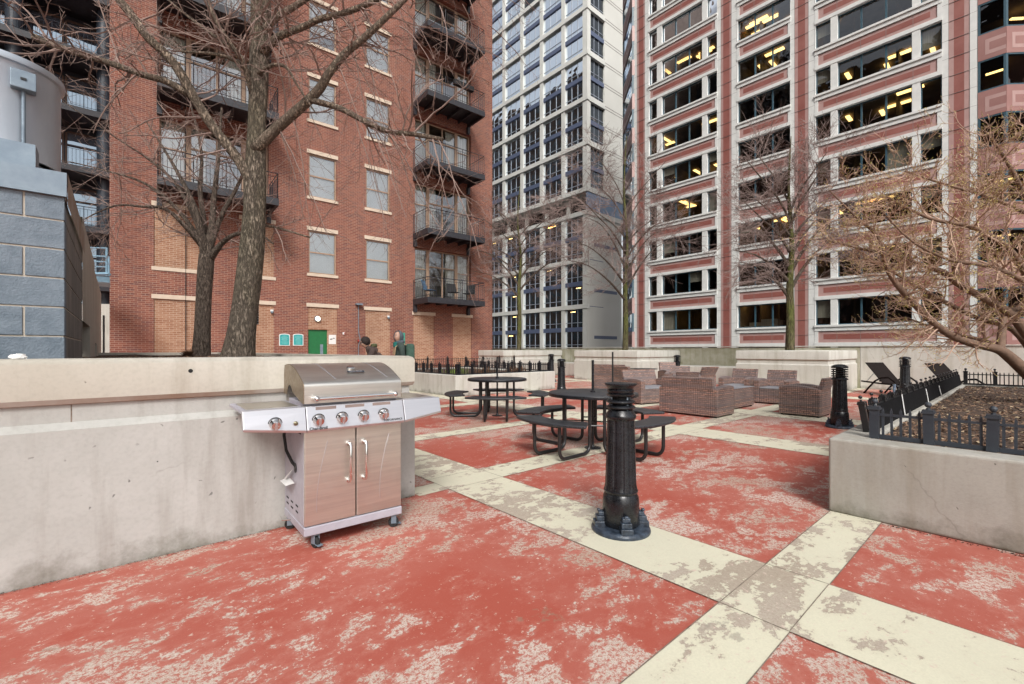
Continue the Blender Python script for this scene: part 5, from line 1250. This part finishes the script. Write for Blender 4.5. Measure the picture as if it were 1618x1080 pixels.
m=MB(); m.box(-.06,.06,-.135,-.05,1.37,1.49); m.build('teal_mask',M['tealc'],t,bevel=.02)
m=MB(); m.box(-.17,.17,.13,.33,1.0,1.45); m.build('backpack',plain('green_backpack',(.06,.12,.09),(.04,.08,.06),rough=.9),t,bevel=.07,seg=4)
for s in (-1,1):
    m=MB(); m.tube([(s*.11,.14,1.42),(s*.12,.02,1.455),(s*.12,-.10,1.38),(s*.12,-.125,1.2)],.012,6); m.build('strap',M['strap'],t,smooth=True)
    hand(t,(s*.23,-.11,.88),(0,-.25,-1))
# stooping person
pos=at(597,9.9); face=R(250)
t=thing('person','person in a brown jacket stooping forward behind the planter, left of the hooded one','person',(pos.x,pos.y,0),face)
B=[(0,.10,.88),(0,.06,1.05),(0,-.06,1.22),(0,-.16,1.31),(0,-.21,1.36),(0,-.24,1.40),(.10,.10,.84),(.11,-.02,.46),(.11,.06,.08),(.11,-.04,.05),(-.10,.10,.84),(-.11,.08,.46),(-.11,.22,.10),(-.11,.12,.05),(.19,-.12,1.30),(.22,-.22,1.06),(.20,-.40,.95),(-.19,-.12,1.30),(-.23,-.20,1.06),(-.20,-.36,.94)]
skin('body',B,Ed,Rd,M['brownj'],t)
skin('trousers',[(0,.10,.87),(.10,.10,.82),(.11,-.02,.46),(.11,.06,.11),(-.10,.10,.82),(-.11,.08,.46),(-.11,.21,.12)],[(0,1),(1,2),(2,3),(0,4),(4,5),(5,6)],[(.165,.135),.102,.075,.06,.102,.075,.06],M['jean'],t)
for p_ in ((.11,-.02,.05),(-.11,.16,.06)):
    m=MB(Matrix.Translation(p_)); m.ball((0,-.02,0),.06,8,(.75,2.1,.8)); m.build('shoe',M['shoe'],t,smooth=True)
hd,HT=head(t,(0,-.27,1.465),R(12),R(22)); facebits(hd,HT)
m=MB(HT); m.ball((0,.022,.022),.102,12,(.92,1.04,1.08)); m.build('hair',M['hair'],t,smooth=True)
skin('olive_collar',[(-.09,-.14,1.40),(0,-.03,1.40),(.09,-.14,1.40)],[(0,1),(1,2)],[.05]*3,plain('olive_cloth',(.10,.11,.05),rough=.9),t)
for s in (-1,1): hand(t,(s*.20,-.40,.95),(0,-.7,-.7))
# ------------------------------------------------------------------ trees
def cr(pts,n=4):
    """Catmull-Rom through points (last item radius)"""
    P=[Vector(p[:3]) for p in pts]; Rr=[p[3] for p in pts]; out=[];rr=[]
    for i in range(len(P)-1):
        p0=P[max(i-1,0)];p1=P[i];p2=P[i+1];p3=P[min(i+2,len(P)-1)]
        for k in range(n):
            t=k/n; out.append(.5*((2*p1)+(-p0+p2)*t+(2*p0-5*p1+4*p2-p3)*t*t+(-p0+3*p1-3*p2+p3)*t**3)); rr.append(Rr[i]+(Rr[i+1]-Rr[i])*t)
    out.append(P[-1]); rr.append(Rr[-1]); return out,rr
def rvec(r): 
    while True:
        v=Vector((r.uniform(-1,1),r.uniform(-1,1),r.uniform(-1,1)))
        if .1<v.length<1: return v.normalized()
def twig(mb,p,d,L,rad,lvl,r,P,tips):
    """recursive twig; P: dict(jit,up,kids,fork,lenk,flat)"""
    seg=max(3,int(L/P.get('step',.12))); seg=min(seg,9); pts=[Vector(p)]; d=Vector(d).normalized(); st=L/seg; dirs=[d.copy()]
    for i in range(seg):
        d=(d+rvec(r)*P['jit']+Vector((0,0,P['up'][min(lvl,len(P['up'])-1)]))*.12).normalized()
        pts.append(pts[-1]+d*st); dirs.append(d.copy())
    r1=rad*.45; sides=5 if rad>.012 else (4 if rad>.006 else 3)
    mb.tube(pts,rad,sides,cap=False,r1=r1)
    if lvl<=0: tips.append((pts[-1],d)); tips.append((pts[len(pts)//2],d)); return
    n=P['kids'][min(lvl,len(P['kids'])-1)]
    for k in range(n):
        t=.15+.85*(k+r.uniform(.2,.9))/n; i=min(int(t*seg),seg-1)
        side=rvec(r); side=(side-dirs[i]*side.dot(dirs[i])); 
        side.z*=P.get('flat',1.)
        if side.length<1e-3: continue
        side.normalize()
        a=r.uniform(*P['fork']); nd=dirs[i]*math.cos(a)+side*math.sin(a)
        twig(mb,pts[i].lerp(pts[i+1],r.random()),nd,L*r.uniform(*P['lenk']),max(P['rmin'],rad*(1-.5*t)*.6),lvl-1,r,P,tips)
    tips.append((pts[-1],d))
def limbpath(spec,D0=None):
    return cr([tuple(at(a,d,b))+(rad,) for a,b,d,rad in spec])
def alongtwigs(mb,path,rr,n,Lr,lvl,r,P,tips,t0=.1,bias=None,k=.5):
    N_=len(path)-1
    for i in range(n):
        t=t0+(1-t0)*r.random(); j=min(int(t*N_),N_-1); p=path[j].lerp(path[j+1],r.random()); tg=(path[j+1]-path[j]).normalized()
        s=rvec(r); s=(s-tg*s.dot(tg)).normalized()
        if bias: s=(s+Vector(bias)*r.random()).normalized()
        d=(tg*r.uniform(.1,.9)+s).normalized()
        twig(mb,p,d,r.uniform(*Lr),min(rr[j]*k,.012),lvl,r,P,tips)
# --- big tree -------------------------------------------------------
b0=at(378,5.5)
TR=thing('tree','big leafless tree with thick ridged trunk rising from the long planter behind the grill','tree',(b0.x,b0.y,0),0,'leafless trees on the terrace')
Tinv=Matrix.Translation((-b0.x,-b0.y,0))
def mbt(): return MB(Tinv)
tr=mbt()
trunk=[(376,572,5.5,.215),(377,560,5.5,.185),(381,530,5.5,.158),(386,490,5.5,.145),(393,440,5.5,.138),(399,380,5.5,.130),(402,330,5.5,.120),(403,290,5.5,.125),(405,240,5.5,.105),(407,190,5.5,.100),(409,120,5.5,.105),(411,60,5.5,.110),(412,0,5.5,.105),(413,-90,5.5,.09),(418,-200,5.55,.07),(430,-330,5.6,.045)]
pth,rad=limbpath(trunk); n=22
# ridged trunk
vs=[];fs=[]
for i,(p,q) in enumerate(zip(pth,rad)):
    for k in range(n):
        a=2*PI*k/n; w=1+.06*mnoise.noise(Vector((math.cos(a)*2.2,math.sin(a)*2.2,p.z*1.1)))*1.5+.035*math.sin(5*a+p.z*1.5); vs.append((p.x+q*w*math.cos(a),p.y+q*w*math.sin(a),p.z))
for i in range(len(pth)-1):
    for k in range(n): fs.append((i*n+k,i*n+(k+1)%n,(i+1)*n+(k+1)%n,(i+1)*n+k))
tr.add(vs,fs); tr.build('trunk',M['bark'],TR,smooth='all',fix=False)
L=[]
L.append([(400,292,5.45,.07),(375,250,5.4,.058),(340,205,5.3,.055),(310,160,5.2,.052),(285,115,5.1,.050),(262,85,5.05,.048),(235,60,5.0,.046),(205,20,4.95,.045),(178,-15,4.9,.042),(150,-70,4.9,.035)])
L.append([(298,148,5.18,.042),(262,128,5.1,.036),(225,118,5.0,.033),(190,105,4.95,.032),(150,92,4.9,.032),(110,80,4.8,.033),(75,68,4.75,.034),(52,57,4.7,.034)])
L.append([(402,236,5.45,.07),(440,200,5.4,.060),(480,165,5.3,.055),(505,140,5.25,.052),(520,115,5.2,.045),(545,85,5.2,.042),(575,60,5.15,.038),(605,32,5.1,.034),(640,-2,5.1,.03),(680,-45,5.1,.02)])
L.append([(492,158,5.28,.036),(535,170,5.25,.034),(570,188,5.2,.032),(610,206,5.2,.030),(655,212,5.15,.026),(700,220,5.1,.022)])
L.append([(414,82,5.45,.055),(440,58,5.4,.042),(480,42,5.35,.036),(505,30,5.3,.035),(545,20,5.3,.033),(590,2,5.25,.030),(630,-20,5.2,.02)])
L.append([(416,50,5.48,.05),(436,28,5.45,.040),(462,12,5.45,.036),(500,-12,5.45,.025)])
L.append([(400,120,5.45,.035),(375,98,5.3,.022),(345,86,5.2,.018),(300,82,5.1,.012),(270,80,5.05,.008)])
L.append([(398,150,5.45,.03),(385,100,5.3,.028),(365,70,5.2,.024),(340,30,5.1,.02),(325,-15,5.1,.016)])
L.append([(404,118,5.45,.03),(430,103,5.3,.022),(452,106,5.25,.018),(470,135,5.2,.012),(500,180,5.15,.006)])
L.append([(365,75,5.2,.020),(330,50,5.3,.018),(290,20,5.4,.014),(255,-10,5.5,.01)])
L.append([(490,375-0,5.9,.010),(440,360,5.85,.016),(412,355,5.6,.022)][::-1])
paths=[limbpath(s) for s in L]
lm=mbt()
for p,q in paths: lm.tube(p,q,9,cap=True)
lm.build('limb',M['barkl'],TR,smooth='all',fix=False)
r=random.Random(21); tips=[]
P=dict(jit=.24,up=[.3,.0,-.1],kids=[0,4,5,6],fork=(.5,1.25),lenk=(.28,.55),rmin=.0021,step=.10,flat=.8)
tw=mbt()
nb_=[34,40,22,20,22,12,16,20,8,14,6]
for (p,q),n_ in zip(paths,nb_): alongtwigs(tw,p,q,int(n_*.5),(.3,1.05),2,r,P,tips,.12)
# drooping long shoots from the right-hand limbs
Pd=dict(P); Pd['up']=[-.2,-.5,-.8]; Pd['jit']=.13
for i in (2,3,4):
    p,q=paths[i]
    for k in range(6):
        j=r.randint(4,len(p)-2); twig(tw,p[j],(rt3:=Vector((rt.x,rt.y,0)))*r.uniform(.2,.9)+Vector((0,0,-1.1))+Vector((fwd.x,fwd.y,0))*r.uniform(-.3,.3),r.uniform(.8,1.7),.008,2,r,Pd,tips)
# crown above the frame, and over the top right of the brick building
pt_,qt_=limbpath(trunk[9:]); alongtwigs(tw,pt_,qt_,22,(.8,1.8),2,r,P,tips,.1,k=.3)
for sx in range(15):
    px=r.uniform(560,790); py=r.uniform(-60,60); dd=r.uniform(4.9,5.6); p=at(px,dd,py)
    twig(tw,p,Vector((rt.x,rt.y,0))*r.uniform(.2,1)+Vector((0,0,r.uniform(-.9,.2)))+Vector((fwd.x,fwd.y,0))*r.uniform(-.4,.4),r.uniform(.5,1.1),.007,2,r,Pd,tips)
tw.build('twigs',M['twig'],TR,fix=False)
# --- second tree -----------------------------------------------------
b1=at(318,8.0); TR2=thing('tree','smaller dark leafless tree forking low, left of the big trunk in the long planter','tree',(b1.x,b1.y,0),0,'leafless trees on the terrace')
def growtree(t,basepx,D,trunkspec,forks,mats,seed,P,nt,Lr,rr=.5):
    base=t.location; T=Matrix.Translation((-base.x,-base.y,0)); r=random.Random(seed); tips=[]
    p,q=limbpath(trunkspec); m=MB(T); m.tube(p,q,12); m.build('trunk',mats[0],t,smooth='all',fix=False)
    lm=MB(T); tw=MB(T); 
    for f in forks:
        p2,q2=limbpath(f); lm.tube(p2,q2,7); alongtwigs(tw,p2,q2,nt,Lr,2,r,P,tips,.15,k=rr)
    lm.build('limb',mats[1],t,smooth='all',fix=False); tw.build('twigs',mats[2],t,fix=False); return tips
P2=dict(jit=.22,up=[.2,.1,.0],kids=[0,4,5],fork=(.4,1.1),lenk=(.35,.6),rmin=.003,step=.14,flat=.8)
growtree(TR2,318,8,[(317,575,8,.16),(318,556,8,.145),(320,520,8,.125),(322,470,8,.12),(325,425,8,.125),(327,402,8,.12)],
 [[(326,405,8,.10),(318,370,7.9,.07),(308,330,7.8,.05),(290,290,7.8,.035),(262,240,7.7,.02),(230,190,7.7,.01)],
  [(328,405,8,.09),(335,360,8,.06),(338,310,8.1,.045),(345,250,8.1,.03),(350,170,8.1,.015)],
  [(326,400,8,.08),(322,350,8.2,.05),(316,300,8.3,.04),(318,240,8.3,.025),(300,160,8.4,.012)],
  [(332,408,8,.07),(350,385,7.9,.045),(372,370,7.8,.035),(405,368,7.7,.025),(432,385,7.6,.012)],
  [(322,392,8,.05),(295,360,7.7,.035),(262,330,7.5,.028),(225,326,7.3,.02),(180,325,7.2,.014),(125,350,7.1,.006)],
  [(330,395,8,.06),(350,340,8,.04),(372,300,8,.03),(395,250,8,.02),(420,200,8,.01)],
  [(320,385,8,.05),(280,330,8.1,.03),(230,290,8.1,.022),(170,270,8.1,.014),(110,255,8.1,.008)],
  [(325,385,8,.045),(285,300,8,.03),(240,255,8,.02),(180,215,7.9,.012),(100,160,7.8,.006)]],
 [M['bark2'],M['bark2'],M['twig']],31,P2,12,(.3,1.0),.4)
# --- three background trees ------------------------------------------
P3=dict(jit=.17,up=[.1,.05,.25],kids=[0,6,7],fork=(.4,.95),lenk=(.4,.65),rmin=.0055,step=.25,flat=.35)
def backtree(label,px,D,yb,ytop,r0,seed,spread,fork_y):
    b=at(px,D); t=thing('tree',label,'tree',(b.x,b.y,0),0,'leafless trees on the terrace'); r=random.Random(seed)
    k=F/D
    tr_=[(px-1,yb+8,D,r0*1.15),(px,yb,D,r0),(px+1,(yb+fork_y)/2,D,r0*.85),(px,fork_y,D,r0*.75),(px+3,fork_y-(fork_y-ytop)*.3,D,r0*.5),(px-2,fork_y-(fork_y-ytop)*.65,D,r0*.3),(px+2,ytop,D,.012)]
    fk=[]
    n=13
    for i in range(n):
        s=1 if i%2 else -1; f=i/(n-1); y0=fork_y+(fork_y-ytop)*.08-(fork_y-ytop)*f*.62; w=spread*(1-.45*f)*r.uniform(.7,1.05); dd=r.uniform(-1,1)*w/k
        up=(fork_y-ytop)*r.uniform(.18,.34)*(1.2 if f<.4 else 1)
        fk.append([(px,y0,D,r0*(.5-.25*f)),(px+s*w*.25,y0-up*.45,D+dd*.25,r0*(.34-.15*f)),(px+s*w*.6,y0-up*.85,D+dd*.6,r0*.17),(px+s*w,y0-up*(1.0 if f<.5 else 1.3),D+dd,.008)])
    growtree(t,px,D,tr_,fk,[M['barkg'],M['bark2'],M['twigp']],seed,P3,11,(.6,1.5),.45)
backtree('slender leafless tree in the left rear planter in front of the cream tower',820,24.5,551,290,.135,41,95,455)
backtree('tall slender leafless tree in the middle rear planter before the rounded wall',988,20.0,549,215,.125,42,105,455)
backtree('mossy leafless tree in the right rear planter before the red granite building',1248,15.3,553,215,.150,43,115,452)
# --- budding multi stem tree on the right ------------------------------
b=at(1690,6.2); TM=thing('budding_tree','low spreading brown multi stemmed tree with yellow green buds in the mulch planter','tree',(b.x,b.y,0))
T=Matrix.Translation((-b.x,-b.y,0)); st=MB(T)
S=[[(1690,655,6.2,.10),(1650,615,6.15,.085),(1600,568,6.1,.070),(1575,551,6.05,.058),(1535,542,6.0,.050),(1500,528,5.95,.046),(1470,505,5.9,.042),(1445,480,5.85,.040),(1422,455,5.8,.036),(1405,430,5.8,.030),(1395,400,5.75,.024),(1384,370,5.7,.020),(1350,340,5.65,.012),(1310,300,5.6,.007)],
 [(1660,640,6.2,.08),(1640,560,6.2,.065),(1600,500,6.15,.055),(1560,474,6.1,.048),(1520,452,6.05,.044),(1490,430,6.0,.040),(1455,418,6.0,.028),(1420,405,5.95,.022),(1370,395,5.9,.015),(1310,380,5.85,.008)],
 [(1580,556,6.05,.050),(1584,520,6.1,.044),(1590,495,6.2,.038),(1625,480,6.3,.036),(1665,450,6.4,.03)],
 [(1514,448,6.05,.044),(1506,400,6.1,.038),(1502,370,6.15,.032),(1525,345,6.2,.028),(1540,315,6.25,.024),(1552,280,6.3,.018),(1580,230,6.3,.010)],
 [(1640,570,6.2,.05),(1600,520,6.4,.04),(1540,500,6.5,.034),(1480,470,6.6,.028),(1430,440,6.7,.02),(1370,410,6.8,.012)],
 [(1660,600,6.2,.06),(1640,480,6.0,.045),(1600,400,5.8,.035),(1540,360,5.6,.026),(1470,345,5.5,.018),(1400,310,5.4,.010)],
 [(1680,600,6.2,.06),(1660,440,6.3,.045),(1630,340,6.3,.035),(1600,270,6.3,.025),(1560,210,6.3,.012)],
 [(1655,480,6.0,.035),(1610,440,5.8,.03),(1560,420,5.7,.024),(1500,410,5.6,.018),(1440,380,5.5,.012),(1390,330,5.4,.007)],
 [(1700,560,6.2,.06),(1720,420,6.3,.05),(1700,320,6.3,.04),(1660,240,6.3,.028),(1620,190,6.3,.014)],
 [(1600,568,6.1,.035),(1560,540,6.3,.028),(1520,530,6.5,.022),(1480,520,6.6,.015),(1430,500,6.7,.008)],
 [(1690,640,6.2,.07),(1800,560,6.4,.05),(1880,470,6.5,.03),(1930,380,6.6,.015)],
 [(1630,340,6.3,.028),(1560,310,6.1,.022),(1490,290,6.0,.016),(1430,270,5.9,.010)]]
sp_=[limbpath(s) for s in S]
for p,q in sp_: st.tube(p,q,9)
st.build('stems',M['barkm'],TM,smooth='all',fix=False)
PM=dict(jit=.26,up=[1.3,.9,.4],kids=[0,5,5],fork=(.4,1.1),lenk=(.35,.6),rmin=.0032,step=.08,flat=.9)
r=random.Random(77); tips=[]; tw=MB(T)
for i,((p,q),n_) in enumerate(zip(sp_,[46,40,14,30,30,36,26,32,24,16,16,28])): alongtwigs(tw,p,q,int(n_*1.05),(.2,.62),2,r,PM,tips,.28 if i in (0,1) else .2,k=.45)
tw.build('twigs',M['twigm'],TM,fix=False)
bu=MB(T)
for p,d in tips:
    if r.random()<.8:
        for k in range(3):
            s=r.uniform(.007,.016); e=(d+rvec(r)*.7).normalized(); w_=e.orthogonal().normalized()*s*.35
            bu.add([p-w_,p+e*s-w_*.2,p+e*s*1.2,p+w_],[(0,1,2,3)])
tag(bu.build('buds',M['bud'],TM,fix=False),kind='stuff')
# dry fern and bits at the foot of the small tree
p=at(297,7.6); t=thing('dry_shrub','small rust brown dry tuft at the foot of the smaller tree','shrub',(p.x,p.y,1.17)); m=MB(); r=random.Random(3)
for i in range(260):
    a=r.uniform(0,2*PI); e=r.uniform(.15,1.2); L_=r.uniform(.08,.20); q=Vector((math.cos(a)*math.cos(e),math.sin(a)*math.cos(e),math.sin(e)))*L_; w_=Vector((-math.sin(a),math.cos(a),0))*.006
    m.add([Vector((0,0,0))-w_,q*.6-w_*1.4,q,q*.6+w_*1.4],[(0,1,2,3)])
m.build('fronds',M['fern'],t,fix=False)
# dry plants inside the middle planter
r=random.Random(14); 
for i,(u,v,lab) in enumerate(((7.7,11.3,'dry leafy tuft at the near left corner inside the middle planter'),(8.8,11.4,'dry leafy tuft in the centre of the middle planter'),(10.0,11.2,'dry leafy tuft toward the right end of the middle planter'))):
    t=thing('dry_shrub',lab,'shrub',(u,v,.54),0,'dry tufts in the middle planter'); m=MB()
    for k in range(170):
        a=r.uniform(0,2*PI); e=r.uniform(.4,1.35); L_=r.uniform(.1,.32); q=Vector((math.cos(a)*math.cos(e),math.sin(a)*math.cos(e),math.sin(e)))*L_; o_=Vector((r.uniform(-.35,.35),r.uniform(-.2,.2),0)); w_=Vector((-math.sin(a),math.cos(a),0))*.010
        m.add([o_-w_*.4,o_+q*.6-w_,o_+q,o_+q*.6+w_],[(0,1,2,3)])
    m.build('fronds',M['moss'] if i==0 else M['fern'],t,fix=False)
# ------------------------------------------------------------------ light, world, camera
W=bpy.data.worlds.new('World'); SC.world=W; W.use_nodes=True; nt=W.node_tree; bg=nt.nodes['Background']
sky=nt.nodes.new('ShaderNodeTexSky'); sky.sky_type='NISHITA'; sky.sun_disc=False
SUNEL,SUNAZ=R(42),math.atan2(-.75,-1.0)      # azimuth: direction (sin,cos) from +Y
sky.sun_elevation=SUNEL; sky.sun_rotation=SUNAZ; sky.air_density=1.2; sky.dust_density=4.; sky.ozone_density=1.
hs_=nt.nodes.new('ShaderNodeHueSaturation'); hs_.inputs['Saturation'].default_value=.26
nt.links.new(sky.outputs[0],hs_.inputs['Color']); nt.links.new(hs_.outputs[0],bg.inputs['Color']); bg.inputs['Strength'].default_value=.13
sd=bpy.data.lights.new('sun','SUN'); sd.energy=1.6; sd.angle=R(16); sd.color=(1,.975,.95); so=bpy.data.objects.new('sun',sd); COL.objects.link(so)
sv=Vector((math.sin(SUNAZ)*math.cos(SUNEL),math.cos(SUNAZ)*math.cos(SUNEL),math.sin(SUNEL))); so.rotation_euler=sv.to_track_quat('Z','Y').to_euler(); so.location=(0,0,60)
cam=bpy.data.cameras.new('camera'); co=bpy.data.objects.new('camera',cam); COL.objects.link(co); SC.camera=co
co.location=(0,0,CH); co.rotation_euler=(R(90),0,-CA); cam.sensor_width=36; cam.lens=F/1618*36; cam.shift_y=(HY-540)/1618; cam.clip_start=.05; cam.clip_end=1500
SC.view_settings.view_transform='Standard'; SC.view_settings.look='None'; SC.view_settings.gamma=1; SC.view_settings.exposure=.56
SC.render.engine='CYCLES'
try: SC.cycles.transparent_max_bounces=16; SC.cycles.max_bounces=8; SC.cycles.diffuse_bounces=4
except Exception: pass
